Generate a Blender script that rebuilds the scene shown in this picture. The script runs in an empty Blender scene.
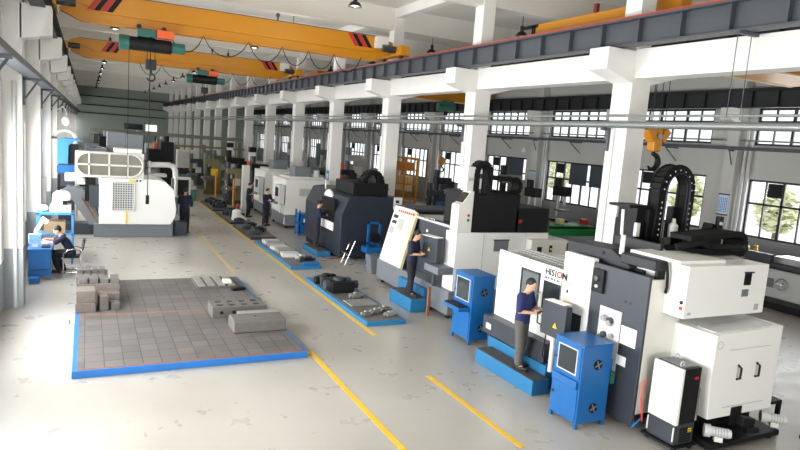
import bpy, bmesh, math, random
from mathutils import Vector, Matrix
random.seed(7)
PI = math.pi
scn = bpy.context.scene
col = scn.collection
V = Vector

# ---------------------------------------------------------------- materials
def lin(c):
    return c / 12.92 if c <= 0.04045 else ((c + 0.055) / 1.055) ** 2.4
def rgb(r, g, b):
    return (lin(r / 255), lin(g / 255), lin(b / 255), 1)

def mat(name, c, rough=0.5, metal=0.0, var=0.0, scale=6.0, bump=0.0, spec=0.5, coords='Object'):
    m = bpy.data.materials.new(name)
    m.use_nodes = True
    nt = m.node_tree
    b = nt.nodes['Principled BSDF']
    c = rgb(*c)
    b.inputs['Base Color'].default_value = c
    b.inputs['Roughness'].default_value = rough
    b.inputs['Metallic'].default_value = metal
    b.inputs['Specular IOR Level'].default_value = spec
    if var > 0 or bump > 0:
        tc = nt.nodes.new('ShaderNodeTexCoord')
        n = nt.nodes.new('ShaderNodeTexNoise')
        n.inputs['Scale'].default_value = scale
        n.inputs['Detail'].default_value = 5
        nt.links.new(tc.outputs[coords], n.inputs['Vector'])
        if var > 0:
            mx = nt.nodes.new('ShaderNodeMix')
            mx.data_type = 'RGBA'
            mx.inputs[6].default_value = tuple(max(0, x * (1 - var)) for x in c[:3]) + (1,)
            mx.inputs[7].default_value = tuple(min(1, x * (1 + var)) for x in c[:3]) + (1,)
            nt.links.new(n.outputs['Fac'], mx.inputs[0])
            nt.links.new(mx.outputs[2], b.inputs['Base Color'])
        if bump > 0:
            bp = nt.nodes.new('ShaderNodeBump')
            bp.inputs['Strength'].default_value = bump
            bp.inputs['Distance'].default_value = 0.02
            nt.links.new(n.outputs['Fac'], bp.inputs['Height'])
            nt.links.new(bp.outputs['Normal'], b.inputs['Normal'])
    return m

def mat_floor():
    m = bpy.data.materials.new('epoxy_floor')
    m.use_nodes = True
    nt = m.node_tree
    L = nt.links.new
    b = nt.nodes['Principled BSDF']
    tc = nt.nodes.new('ShaderNodeTexCoord')
    n1 = nt.nodes.new('ShaderNodeTexNoise'); n1.inputs['Scale'].default_value = 0.22; n1.inputs['Detail'].default_value = 6
    n2 = nt.nodes.new('ShaderNodeTexNoise'); n2.inputs['Scale'].default_value = 2.6; n2.inputs['Detail'].default_value = 3
    L(tc.outputs['Object'], n1.inputs['Vector']); L(tc.outputs['Object'], n2.inputs['Vector'])
    r1 = nt.nodes.new('ShaderNodeValToRGB')
    r1.color_ramp.elements[0].position = 0.3; r1.color_ramp.elements[0].color = rgb(150, 146, 137)
    r1.color_ramp.elements[1].position = 0.7; r1.color_ramp.elements[1].color = rgb(178, 174, 166)
    L(n1.outputs['Fac'], r1.inputs['Fac'])
    mx = nt.nodes.new('ShaderNodeMix'); mx.data_type = 'RGBA'; mx.blend_type = 'MULTIPLY'
    mx.inputs[0].default_value = 0.3
    r2 = nt.nodes.new('ShaderNodeValToRGB')
    r2.color_ramp.elements[0].position = 0.2; r2.color_ramp.elements[0].color = (0.92, 0.915, 0.9, 1)
    r2.color_ramp.elements[1].position = 0.8; r2.color_ramp.elements[1].color = (1, 1, 1, 1)
    L(n2.outputs['Fac'], r2.inputs['Fac'])
    L(r1.outputs['Color'], mx.inputs[6]); L(r2.outputs['Color'], mx.inputs[7])
    L(mx.outputs[2], b.inputs['Base Color'])
    mr = nt.nodes.new('ShaderNodeMapRange')
    mr.inputs['To Min'].default_value = 0.2; mr.inputs['To Max'].default_value = 0.42
    L(n2.outputs['Fac'], mr.inputs['Value']); L(mr.outputs['Result'], b.inputs['Roughness'])
    return m

def mat_tiles():
    m = bpy.data.materials.new('cast_iron_plates')
    m.use_nodes = True
    nt = m.node_tree
    L = nt.links.new
    b = nt.nodes['Principled BSDF']
    tc = nt.nodes.new('ShaderNodeTexCoord')
    br = nt.nodes.new('ShaderNodeTexBrick')
    br.offset = 0.0
    br.inputs['Scale'].default_value = 1.0
    br.inputs['Brick Width'].default_value = 0.31
    br.inputs['Row Height'].default_value = 0.36
    br.inputs['Mortar Size'].default_value = 0.009
    br.inputs['Mortar Smooth'].default_value = 0.3
    br.inputs['Color1'].default_value = rgb(104, 101, 99)
    br.inputs['Color2'].default_value = rgb(88, 86, 85)
    br.inputs['Mortar'].default_value = rgb(58, 55, 53)
    L(tc.outputs['Object'], br.inputs['Vector'])
    n = nt.nodes.new('ShaderNodeTexNoise'); n.inputs['Scale'].default_value = 1.3; n.inputs['Detail'].default_value = 7
    L(tc.outputs['Object'], n.inputs['Vector'])
    r = nt.nodes.new('ShaderNodeValToRGB')
    r.color_ramp.elements[0].position = 0.55; r.color_ramp.elements[0].color = (0, 0, 0, 1)
    r.color_ramp.elements[1].position = 0.75; r.color_ramp.elements[1].color = (0.5, 0.5, 0.5, 1)
    L(n.outputs['Fac'], r.inputs['Fac'])
    mx = nt.nodes.new('ShaderNodeMix'); mx.data_type = 'RGBA'
    L(r.outputs['Color'], mx.inputs[0]); L(br.outputs['Color'], mx.inputs[6])
    mx.inputs[7].default_value = rgb(122, 102, 88)
    L(mx.outputs[2], b.inputs['Base Color'])
    b.inputs['Roughness'].default_value = 0.55
    b.inputs['Metallic'].default_value = 0.25
    return m

def mat_mesh(name, base, hole, cell):
    """wire mesh: dark square holes with bright strips"""
    m = bpy.data.materials.new(name)
    m.use_nodes = True
    nt = m.node_tree
    b = nt.nodes['Principled BSDF']
    tc = nt.nodes.new('ShaderNodeTexCoord')
    mp = nt.nodes.new('ShaderNodeMapping')
    mp.inputs['Rotation'].default_value = (PI / 2, 0, 0)
    br = nt.nodes.new('ShaderNodeTexBrick')
    br.offset = 0
    br.inputs['Scale'].default_value = 1
    br.inputs['Brick Width'].default_value = cell
    br.inputs['Row Height'].default_value = cell
    br.inputs['Mortar Size'].default_value = cell * 0.17
    br.inputs['Color1'].default_value = rgb(*hole)
    br.inputs['Color2'].default_value = rgb(*hole)
    br.inputs['Mortar'].default_value = rgb(*base)
    nt.links.new(tc.outputs['Object'], mp.inputs['Vector'])
    nt.links.new(mp.outputs['Vector'], br.inputs['Vector'])
    nt.links.new(br.outputs['Color'], b.inputs['Base Color'])
    return m

def mat_glass(name, tint=(255, 255, 255), gloss=0.06):
    m = bpy.data.materials.new(name)
    m.use_nodes = True
    nt = m.node_tree
    nt.nodes.clear()
    out = nt.nodes.new('ShaderNodeOutputMaterial')
    t = nt.nodes.new('ShaderNodeBsdfTransparent'); t.inputs['Color'].default_value = rgb(*tint)
    g = nt.nodes.new('ShaderNodeBsdfGlossy'); g.inputs['Roughness'].default_value = 0.05
    mx = nt.nodes.new('ShaderNodeMixShader'); mx.inputs[0].default_value = gloss
    nt.links.new(t.outputs[0], mx.inputs[1]); nt.links.new(g.outputs[0], mx.inputs[2])
    nt.links.new(mx.outputs[0], out.inputs['Surface'])
    return m

def mat_emit(name, c, s):
    m = bpy.data.materials.new(name)
    m.use_nodes = True
    b = m.node_tree.nodes['Principled BSDF']
    b.inputs['Base Color'].default_value = rgb(*c)
    b.inputs['Emission Color'].default_value = rgb(*c)
    b.inputs['Emission Strength'].default_value = s
    return m

M = dict(
    floor=mat_floor(), tiles=mat_tiles(),
    conc=mat('white_painted_concrete', (232, 230, 225), 0.7, var=0.05, scale=1.5),
    plaster=mat('white_plaster', (222, 221, 216), 0.85, var=0.05, scale=0.8),
    bay=mat('shade_darkened_bay_plaster', (196, 196, 192), 0.85, var=0.05, scale=.8),  # plaster copy darkened in its colour for the backlit window wall
    dado=mat('grey_dado_paint', (150, 154, 156), 0.7, var=0.06, scale=1.2),
    ceil=mat('white_ceiling', (226, 222, 214), 0.85, var=0.04, scale=0.6),
    endwall=mat('grey_green_wall', (150, 157, 149), 0.85, var=0.08, scale=0.4),
    steel=mat('grey_runway_steel', (76, 80, 86), 0.5, 0.2, var=0.1, scale=2),
    steeld=mat('dark_runway_steel', (40, 42, 45), 0.55, 0.2),
    rail=mat('red_brown_rail', (176, 74, 60), 0.5),
    yellow=mat('crane_yellow', (200, 132, 6), 0.42, var=0.05, scale=1.5),
    cream=mat('cream_paint', (232, 216, 170), 0.5),
    orange=mat('orange_paint', (226, 96, 40), 0.5),
    orangey=mat('amber_paint', (206, 132, 20), 0.5),
    red=mat('red_paint', (190, 40, 36), 0.5),
    black=mat('black_paint', (15, 15, 17), 0.55, spec=.3),
    rubber=mat('black_rubber', (12, 12, 14), 0.7, spec=.3),
    darkm=mat('dark_machine_grey', (52, 56, 63), 0.45, var=0.05, scale=2),
    navym=mat('dark_blue_grey_sheet', (36, 43, 54), 0.42, var=0.05, scale=2),
    midm=mat('mid_machine_grey', (112, 117, 122), 0.45),
    white=mat('machine_white', (238, 238, 234), 0.38, var=0.02, scale=2),
    offw=mat('machine_off_white', (220, 218, 210), 0.42, var=0.03, scale=2),
    ivory=mat('ivory_sheet', (240, 236, 218), 0.4),
    lgrey=mat('light_grey_paint', (196, 197, 196), 0.45),
    blue=mat('bright_blue_paint', (18, 94, 158), 0.38, var=0.06, scale=3),
    lblue=mat('platform_blue', (28, 102, 172), 0.45, var=0.08, scale=3),
    sky=mat('light_blue_paint', (58, 132, 192), 0.45),
    stepb=mat('step_blue', (32, 110, 156), 0.5, var=0.12, scale=5),
    tread=mat('dark_tread', (70, 66, 64), 0.7, var=0.2, scale=9),
    green=mat('machine_green', (44, 108, 88), 0.5),
    teal=mat('hoist_teal', (34, 96, 88), 0.45),
    bgreen=mat('bench_green', (16, 150, 70), 0.6),
    olive=mat('olive_paint', (112, 118, 98), 0.55),
    olived=mat('olive_yellow_paint', (128, 120, 84), 0.6),
    pipe=mat('galvanised_pipe', (138, 142, 140), 0.4, 0.5),
    cast=mat('cast_iron', (102, 99, 95), 0.55, 0.3, var=0.2, scale=8, bump=0.2),
    castb=mat('brown_cast_iron', (106, 97, 90), 0.65, 0.15, var=0.2, scale=7, bump=0.2),
    machined=mat('machined_steel', (166, 166, 162), 0.35, 0.6, var=0.1, scale=10),
    chrome=mat('chrome', (210, 210, 212), 0.15, 1.0),
    brass=mat('brass', (206, 160, 70), 0.3, 0.8),
    yline=mat('yellow_floor_paint', (222, 176, 36), 0.5, var=0.12, scale=6),
    wline=mat('worn_yellow_floor_paint', (186, 164, 104), 0.5, var=0.2, scale=4),
    card=mat('cardboard', (150, 128, 96), 0.8),
    dred=mat('dark_red_paint', (116, 34, 32), 0.5),
    rust=mat('rusty_edge', (130, 84, 58), 0.8, var=0.3, scale=6),
    glassd=mat('dark_window_glass', (44, 50, 52), 0.12),
    glassg=mat('smoked_machine_glass', (104, 110, 110), 0.12),
    bronze=mat('bronze_tinted_window', (96, 92, 76), 0.2, var=0.2, scale=3),
    frame=mat('black_window_frame', (36, 38, 40), 0.5),
    frameg=mat('grey_window_frame', (120, 122, 122), 0.5),
    pane=mat_glass('clear_window_pane'),
    blind=mat('slate_blind', (70, 78, 88), 0.8),
    skin=mat('skin', (206, 160, 132), 0.55),
    hair=mat('black_hair', (20, 18, 18), 0.6),
    lips=mat('lips', (150, 84, 76), 0.5),
    eye=mat('eye_dark', (26, 20, 18), 0.3),
    shirt=mat('navy_polo_cloth', (34, 42, 92), 0.85, var=0.12, scale=9),
    shirtd=mat('dark_navy_cloth', (28, 32, 58), 0.85, var=0.12, scale=9),
    trous=mat('grey_trouser_cloth', (92, 88, 84), 0.9, var=0.15, scale=9),
    trousd=mat('black_trouser_cloth', (34, 34, 40), 0.9, var=0.1, scale=9),
    shoe=mat('black_shoe', (26, 25, 26), 0.5),
    paper=mat('white_paper', (246, 246, 244), 0.8),
    label=mat('pale_grey_label', (176, 176, 170), 0.6),
    warn=mat('warning_yellow', (246, 206, 30), 0.5),
    redt=mat('red_lettering', (184, 26, 36), 0.5),
    hose=mat('red_hose', (220, 64, 50), 0.45),
    screen=mat_emit('lit_monitor_screen', (90, 130, 220), 0.9),
    lampw=mat_emit('lamp_bulb', (255, 250, 235), 3.0),
    shade=mat('dark_lamp_shade', (44, 44, 46), 0.4, 0.3),
    shadei=mat('lamp_reflector', (230, 230, 226), 0.35),
    meshp=mat_mesh('steel_mesh', (205, 206, 202), (70, 76, 80), 0.085),
    signb=mat('sign_blue', (70, 140, 210), 0.5),
    signp=mat('sign_pale', (210, 226, 240), 0.5),
    foliage=mat('tree_leaf', (226, 228, 192), 0.8, var=0.3, scale=3),
    bark=mat('tree_bark', (110, 96, 80), 0.9),
    earth=mat('pale_yard_concrete', (236, 236, 230), 0.9),
)

# ---------------------------------------------------------------- mesh builder
class MB:
    def __init__(s):
        s.v = []; s.f = []; s.marks = []
    def add(s, vs, fs):
        o = len(s.v); s.marks.append((o, len(s.f)))
        s.v += [V(p) for p in vs]
        s.f += [tuple(i + o for i in f) for f in fs]
        return s
    def box(s, x0, x1, y0, y1, z0, z1):
        vs = [(x, y, z) for z in (z0, z1) for y in (y0, y1) for x in (x0, x1)]
        return s.add(vs, [(0, 2, 3, 1), (4, 5, 7, 6), (0, 1, 5, 4), (2, 6, 7, 3), (0, 4, 6, 2), (1, 3, 7, 5)])
    def obox(s, c, size, rot=None):
        hx, hy, hz = [d / 2 for d in size]
        R = rot or Matrix.Identity(3)
        vs = [V(c) + R @ V((x, y, z)) for z in (-hz, hz) for y in (-hy, hy) for x in (-hx, hx)]
        return s.add(vs, [(0, 2, 3, 1), (4, 5, 7, 6), (0, 1, 5, 4), (2, 6, 7, 3), (0, 4, 6, 2), (1, 3, 7, 5)])
    def prism(s, poly, axis, a, b):
        """poly: 2D points; axis 'x': (y,z), 'y': (x,z), 'z': (x,y), extruded a..b"""
        n = len(poly)
        def P(p, t):
            return {'x': (t, p[0], p[1]), 'y': (p[0], t, p[1]), 'z': (p[0], p[1], t)}[axis]
        vs = [P(p, a) for p in poly] + [P(p, b) for p in poly]
        fs = [tuple(range(n))[::-1], tuple(range(n, 2 * n))]
        fs += [(i, (i + 1) % n, n + (i + 1) % n, n + i) for i in range(n)]
        return s.add(vs, fs)
    def tube(s, pts, r, n=10, closed=False):
        pts = [V(p) for p in pts]
        rs = r if isinstance(r, (list, tuple)) else [r] * len(pts)
        m = len(pts)
        vs = []; fs = []
        prev = None
        for i, p in enumerate(pts):
            if closed:
                d = pts[(i + 1) % m] - pts[i - 1]
            else:
                d = pts[min(i + 1, m - 1)] - pts[max(i - 1, 0)]
            if d.length < 1e-9: d = V((0, 0, 1))
            d.normalize()
            if prev is None:
                u = d.orthogonal().normalized()
            else:
                u = prev - d * prev.dot(d)
                u = u.normalized() if u.length > 1e-6 else d.orthogonal().normalized()
            prev = u
            w = d.cross(u)
            for k in range(n):
                a = 2 * PI * k / n
                vs.append(p + (u * math.cos(a) + w * math.sin(a)) * rs[i])
        for i in range(m if closed else m - 1):
            j = (i + 1) % m
            for k in range(n):
                fs.append((i * n + k, i * n + (k + 1) % n, j * n + (k + 1) % n, j * n + k))
        if not closed:
            fs.append(tuple(range(n))[::-1]); fs.append(tuple(range((m - 1) * n, m * n)))
        return s.add(vs, fs)
    def cyl(s, p0, p1, r, n=16, r2=None):
        return s.tube([p0, p1], [r, r if r2 is None else r2], n)
    def lathe(s, prof, c, n=18):
        """prof: (r, z) pairs about the vertical through c"""
        vs = []; fs = []
        m = len(prof)
        for r, z in prof:
            for k in range(n):
                a = 2 * PI * k / n
                vs.append((c[0] + r * math.cos(a), c[1] + r * math.sin(a), c[2] + z))
        for i in range(m - 1):
            for k in range(n):
                fs.append((i * n + k, i * n + (k + 1) % n, (i + 1) * n + (k + 1) % n, (i + 1) * n + k))
        fs.append(tuple(range(n))[::-1]); fs.append(tuple(range((m - 1) * n, m * n)))
        return s.add(vs, fs)
    def ell(s, c, r, n=14, m=10, rot=None):
        R = rot or Matrix.Identity(3)
        vs = []; fs = []
        for i in range(1, m):
            t = PI * i / m
            for k in range(n):
                a = 2 * PI * k / n
                vs.append(V(c) + R @ V((r[0] * math.sin(t) * math.cos(a), r[1] * math.sin(t) * math.sin(a), r[2] * math.cos(t))))
        top = len(vs); vs.append(V(c) + R @ V((0, 0, r[2]))); vs.append(V(c) + R @ V((0, 0, -r[2])))
        for i in range(m - 2):
            for k in range(n):
                fs.append((i * n + k, (i + 1) * n + k, (i + 1) * n + (k + 1) % n, i * n + (k + 1) % n))
        for k in range(n):
            fs.append((top, k, (k + 1) % n)); fs.append((top + 1, (m - 2) * n + (k + 1) % n, (m - 2) * n + k))
        return s.add(vs, fs)
    def loft(s, rings, n=16):
        """rings: (center, rx, ry) horizontal ellipses from low to high"""
        vs = []; fs = []
        for c, rx, ry in rings:
            for k in range(n):
                a = 2 * PI * k / n
                vs.append((c[0] + rx * math.cos(a), c[1] + ry * math.sin(a), c[2]))
        m = len(rings)
        for i in range(m - 1):
            for k in range(n):
                fs.append((i * n + k, i * n + (k + 1) % n, (i + 1) * n + (k + 1) % n, (i + 1) * n + k))
        fs.append(tuple(range(n))[::-1]); fs.append(tuple(range((m - 1) * n, m * n)))
        return s.add(vs, fs)
    def mesh(s, name, off=(0, 0, 0)):
        me = bpy.data.meshes.new(name)
        off = V(off)
        me.from_pydata([tuple(p - off) for p in s.v], [], s.f)
        bm = bmesh.new(); bm.from_mesh(me)
        bmesh.ops.recalc_face_normals(bm, faces=bm.faces)
        bm.to_mesh(me); bm.free()
        return me
    def build(s, name, m, parent=None, bev=0.0, smooth=False, world=True, label=None):
        """world=True: coordinates are world coordinates and the root is not rotated"""
        off = V((0, 0, 0))
        if world and parent is not None:
            q = parent
            while q is not None:
                off += q.location; q = q.parent
        elif parent is None:
            xs = [p.x for p in s.v]; ys = [p.y for p in s.v]; zs = [p.z for p in s.v]
            off = V(((min(xs) + max(xs)) / 2, (min(ys) + max(ys)) / 2, min(zs)))
        me = s.mesh(name, off)
        o = bpy.data.objects.new(name, me)
        me.materials.append(M[m] if isinstance(m, str) else m)
        col.objects.link(o)
        if label: o['label'] = label
        if parent is not None:
            o.parent = parent
        else:
            o.location = off
        if smooth:
            me.shade_smooth()
            try: me.set_sharp_from_angle(angle=math.radians(42))
            except Exception: pass
        if bev > 0:
            b = o.modifiers.new('bevel', 'BEVEL'); b.width = bev; b.segments = 2
            b.limit_method = 'ANGLE'
        return o

def _each(s, name, m, parent, **k):
    """every shape added to the builder becomes a part of its own"""
    out = []
    mk = s.marks + [(len(s.v), len(s.f))]
    for (a, fa), (b, fb) in zip(mk[:-1], mk[1:]):
        q = MB()
        q.v = s.v[a:b]; q.f = [tuple(i - a for i in f) for f in s.f[fa:fb]]
        out.append(q.build(name, m, parent, **k))
    return out
MB.each = _each

def tag(o, label=None, cat=None, group=None, kind=None):
    if label: o['label'] = label
    if cat: o['category'] = cat
    if group: o['group'] = group
    if kind: o['kind'] = kind
    return o
def thing(name, label, cat, loc, group=None, rz=0, kind=None):
    o = bpy.data.objects.new(name, None)
    o.empty_display_size = 0.2
    col.objects.link(o)
    o.location = loc; o.rotation_euler = (0, 0, rz)
    return tag(o, label, cat, group, kind)
def copy_tree(o, parent=None):
    c = o.copy(); col.objects.link(c)
    if parent is not None: c.parent = parent
    for ch in [x for x in allobs() if x.parent == o]:
        copy_tree(ch, c)
    return c
def allobs():
    return list(col.objects)
def B(*a): return MB().box(*a)
def part(name, m, parent, *box, bev=0.0, label=None):
    o = MB().box(*box).build(name, m, parent, bev=bev)
    if label: o['label'] = label
    return o
def text_part(name, s, size, m, parent, loc, axes, ext=0.002):
    """flat lettering; axes = (right, up) world vectors; loc in world"""
    cu = bpy.data.curves.new(name, 'FONT')
    cu.body = s; cu.size = size; cu.extrude = ext; cu.align_x = 'LEFT'; cu.offset = size * 0.03
    o = bpy.data.objects.new(name, cu)
    col.objects.link(o)
    me = bpy.data.meshes.new_from_object(o)
    bpy.data.objects.remove(o)
    R, U = V(axes[0]), V(axes[1])
    N = R.cross(U)
    off = V((0, 0, 0)); q = parent
    while q is not None: off += q.location; q = q.parent
    for v in me.vertices:
        v.co = V(loc) - off + R * v.co.x + U * v.co.y + N * v.co.z
    me.materials.clear(); me.materials.append(M[m])
    ob = bpy.data.objects.new(name, me); col.objects.link(ob); ob.parent = parent
    return ob
ORD = ['first', 'second', 'third', 'fourth', 'fifth', 'sixth', 'seventh', 'eighth', 'ninth', 'tenth', 'eleventh', 'twelfth', 'thirteenth', 'fourteenth', 'fifteenth', 'sixteenth', 'seventeenth']

# ---------------------------------------------------------------- camera
cam = bpy.data.objects.new('camera', bpy.data.cameras.new('camera'))
col.objects.link(cam)
H = 4.35
cX = V((0.89328923, 0.00720395, 0.44942459)); cY = V((-0.44316632, -0.15291362, 0.88330121)); cZ = V((0.07508639, -0.9882133, -0.13340354))
right = V((cX[0], cY[0], cZ[0])); down = V((cX[1], cY[1], cZ[1])); fwd = V((cX[2], cY[2], cZ[2]))
mw = Matrix((( right.x, -down.x, -fwd.x, 0), (right.y, -down.y, -fwd.y, 0), (right.z, -down.z, -fwd.z, H), (0, 0, 0, 1)))
cam.matrix_world = mw
cam.data.sensor_width = 36
cam.data.lens = 623.859 * 36 / 800
cam.data.clip_end = 400
scn.camera = cam

# ---------------------------------------------------------------- the hall
XL, XC0, XC1, XR = -1.62, 10.26, 10.80, 23.0      # left wall, middle column row, right wall
YF, YE = -6.0, 97.0
CZ = 9.25
NB = 15
CY = [9.9 + 6 * k for k in range(NB)]            # near face of each column
def struct(o, label, cat):
    return tag(o, label, cat, kind='structure')

struct(B(-2.4, 26.5, YF, YE + 1, -0.2, 0).build('floor', 'floor'), 'pale grey epoxy floor of the whole machine hall', 'floor')
# ceilings
struct(B(-2.0, XC0 + .27, YF, YE, CZ, CZ + .2).build('ceiling', 'ceil'), 'white ceiling slab over the main bay with the yellow cranes', 'ceiling')
struct(B(XC0 + .27, XR + .4, YF, YE, CZ, CZ + .2).build('ceiling', 'ceil'), 'white ceiling slab over the window side bay', 'ceiling')
# far wall
w = B(-2.0, XR + .4, YE, YE + .3, 0, CZ).build('wall_back', 'endwall'); struct(w, 'dim grey green end wall at the far end of the hall', 'wall')
mb = MB()
for z in (4.9, 6.0, 7.2): mb.box(-1.9, 10.2, YE - .12, YE, z, z + .14)
mb.each('wall_beam', 'steeld', w)
B(4.7, 7.1, YE - .06, YE, 3.1, 3.9).build('louvre_window', 'glassd', w)
B(7.5, 9.0, YE - .06, YE, 3.0, 3.9).build('lit_window', mat_emit('bright_far_window', (235, 240, 240), 1.2), w)

wf = thing('wall_front', 'unseen white wall behind the viewer with an opening added to let light in', 'wall', (10, YF, 0), kind='structure')  # out of view; the opening is made to admit soft light from behind
B(9.0, XR + .4, YF - .3, YF, 0, CZ).build('wall_panel', 'plaster', wf)
B(-2.0, 9.0, YF - .3, YF, 5.6, CZ).build('wall_panel', 'plaster', wf)
# columns
def column_mid(k, y):
    t = thing('concrete_column', f'white corbelled concrete column between the two bays, {ORD[k]} from the viewer', 'column', (XC0 + .27, y + .27, 0), kind='structure')
    B(XC0, XC1, y, y + .55, 0, 6.6).build('shaft', 'conc', t, bev=.012)
    m = MB().prism([(XC0, 5.92), (9.5, 6.14), (9.5, 6.58), (XC0, 6.58)], 'y', y, y + .55)
    m.build('corbel', 'conc', t, bev=.012)
    m = MB().prism([(XC1, 5.92), (11.56, 6.14), (11.56, 6.58), (XC1, 6.58)], 'y', y, y + .55)
    m.build('corbel', 'conc', t, bev=.012)
    B(XC0 + .06, XC1 - .06, y + .05, y + .5, 6.6, CZ).build('upper_shaft', 'conc', t, bev=.012)
    MB().cyl((XC0 - .015, y + .32, .2), (XC0 - .015, y + .32, 4.95), .014, 8).build('conduit', 'lgrey', t)
    return t
for k, y in enumerate(CY): column_mid(k, y)
def column_left(k, y):
    t = thing('concrete_column', f'white corbelled concrete column along the left wall, {ORD[k]} from the viewer', 'column', (-1.43, y + .27, 0), kind='structure')
    B(XL + .002, -1.25, y, y + .55, 1.35, CZ).build('shaft', 'conc', t, bev=.01)
    B(XL + .002, -1.25, y, y + .55, 0, 1.35).build('painted_base', 'dado', t, label='grey painted foot of the column')
    MB().prism([(-1.3, 5.9), (-.70, 6.04), (-.70, 6.65), (-1.3, 6.65)], 'y', y, y + .55).build('corbel', 'conc', t, bev=.01)
    return t
for k, y in enumerate(CY): column_left(k, y)
def column_right(k, y):
    t = thing('concrete_column', f'pale concrete column on the window wall, {ORD[k]} from the viewer', 'column', (22.75, y + .27, 0), kind='structure')
    B(22.5, XR - .002, y, y + .5, 0, CZ).build('shaft', 'bay', t)
    MB().prism([(22.55, 5.9), (21.9, 6.1), (21.9, 6.55), (22.55, 6.55)], 'y', y, y + .5).build('corbel', 'plaster', t)
    for dy in (-.16, -.36):
        MB().cyl((22.8, y + dy, 0), (22.8, y + dy, 6.0), .065, 10).build('downpipe', 'lgrey', t, smooth=True)
    return t
for k, y in enumerate(CY): column_right(k, y + .1)
# beams
for k, y in enumerate(CY):
    struct(B(-1.6, XC0 + .1, y + .08, y + .47, 8.45, CZ).build('roof_beam', 'ceil'), f'white concrete roof beam across the main bay, {ORD[k]} from the viewer', 'roof beam')
    struct(B(XC1 - .1, XR, y + .08, y + .47, 8.45, CZ).build('roof_beam', 'ceil'), f'white concrete roof beam across the window bay, {ORD[k]} from the viewer', 'roof beam')
struct(B(XC0 + .04, XC1 - .04, YF, YE, 6.02, 6.62).build('tie_beam', 'conc'), 'white concrete beam tying the middle columns together below the crane girder', 'beam')
struct(B(XC0 + .1, XC1 - .1, YF, YE, 8.92, CZ).build('eaves_beam', 'conc'), 'white concrete beam along the tops of the middle columns', 'beam')
struct(B(-1.6, -1.3, YF, YE, 8.85, CZ).build('eaves_beam', 'conc'), 'white concrete beam along the top of the left wall', 'beam')

def runway(x, label, m='steel', face=-1, z0=6.6, z1=7.12, railm='rail'):
    t = thing('runway_girder', label, 'crane girder', (x, 40, z0), kind='structure')
    B(x - .015, x + .015, 2, YE, z0, z1).build('web', m, t)
    B(x - .14, x + .14, 2, YE, z0 - .001, z0 + .03).build('flange', m, t)
    B(x - .17, x + .17, 2, YE, z1 - .03, z1).build('flange', m, t)
    mb = MB()
    for i in range(95):
        y = 2.4 + i * 1.0
        mb.box(x - .13, x + .13, y, y + .02, z0 + .03, z1 - .03)
    mb.build('stiffener_plates', m, t)
    B(x - .035, x + .035, 2, YE, z1, z1 + .08).build('rail', railm, t)
    return t
runway(9.86, 'long grey steel crane girder with red rail along the middle columns, main bay side')
runway(11.22, 'dark steel crane girder behind the middle columns, window bay side', 'steeld', railm='steeld')
runway(-.95, 'dark steel crane girder on the left wall corbels', 'steeld', railm='steeld')
runway(22.2, 'black steel crane girder along the window wall', 'steeld', z0=6.55, z1=7.2, railm='steeld')

# left wall with window openings
wl = thing('wall_left', 'white left side wall with large windows between the columns', 'wall', (XL - .12, 40, 0), kind='structure')
B(XL - .25, XL, YF, YE, 0, 1.1).build('dado', 'dado', wl, label='grey painted lower band of the wall')
B(XL - .25, XL, YF, YE, 4.05, 5.15).build('wall_band', 'plaster', wl)
B(XL - .25, XL, YF, YE, 6.6, CZ).build('wall_band', 'plaster', wl)
mb = MB()
ys = [YF] + [y for y in CY] + [YE]
for y in CY:
    mb.box(XL - .25, XL, y - .5, y + 1.05, 1.1, 4.05); mb.box(XL - .25, XL, y - .5, y + 1.05, 5.15, 6.6)
mb.box(XL - .25, XL, YF, 4.95, 1.1, 4.05); mb.box(XL - .25, XL, YF, 9.4, 5.15, 6.6)
mb.each('wall_pier', 'plaster', wl)
wr = thing('wall_right', 'pale window wall on the far side of the window bay', 'wall', (XR + .12, 40, 0), kind='structure')
B(XR, XR + .25, YF, YE, 0, 1.05).build('dado', 'dado', wr, label='grey painted lower band of the wall')
B(XR, XR + .25, YF, YE, 1.05, 1.67).build('wall_band', 'dado', wr)
B(XR, XR + .25, YF, YE, 3.9, 5.2).build('wall_band', 'bay', wr)
B(XR, XR + .25, YF, YE, 6.62, CZ).build('wall_band', 'bay', wr)
mb = MB()
for y in CY:
    mb.box(XR, XR + .25, y - .22, y + 1.66, 1.67, 3.9); mb.box(XR, XR + .25, y - .22, y + 1.66, 5.2, 6.62)
mb.box(XR, XR + .25, YF, 5.56, 1.67, 3.9); mb.box(XR, XR + .25, YF, 5.56, 5.2, 6.62)
mb.each('wall_pier', 'bay', wr)

wn = [0]
def window(side, y0, y1, z0, z1, nv, hz, fan, fr, label):
    wn[0] += 1
    x = XR + .1 if side > 0 else XL - .1
    t = thing(f'window_{wn[0]}', label, 'window', (x, (y0 + y1) / 2, z0), kind='structure')
    mb = MB()
    e = .08
    mb.box(x - .04, x + .04, y0, y0 + e, z0, z1); mb.box(x - .04, x + .04, y1 - e, y1, z0, z1)
    mb.box(x - .04, x + .04, y0, y1, z0, z0 + e); mb.box(x - .04, x + .04, y0, y1, z1 - e, z1)
    for i in range(1, nv):
        yy = y0 + (y1 - y0) * i / nv
        wd = .05 if i % 2 == 0 else .026
        mb.box(x - .035, x + .035, yy - wd, yy + wd, z0, z1)
    for z in hz: mb.box(x - .035, x + .035, y0, y1, z - .04, z + .04)
    mb.build('window_frame', fr, t)
    B(x - .004, x + .004, y0, y1, z0, z1).build('pane', 'pane', t)
    if fan:
        yy = y1 - (y1 - y0) * 1.5 / nv
        B(x - .05, x + .05, yy - .3, yy + .25, z1 - .62, z1 - .1).build('fan_panel', 'black', t, label='square black ventilator panel in the upper pane')
    return t
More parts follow.
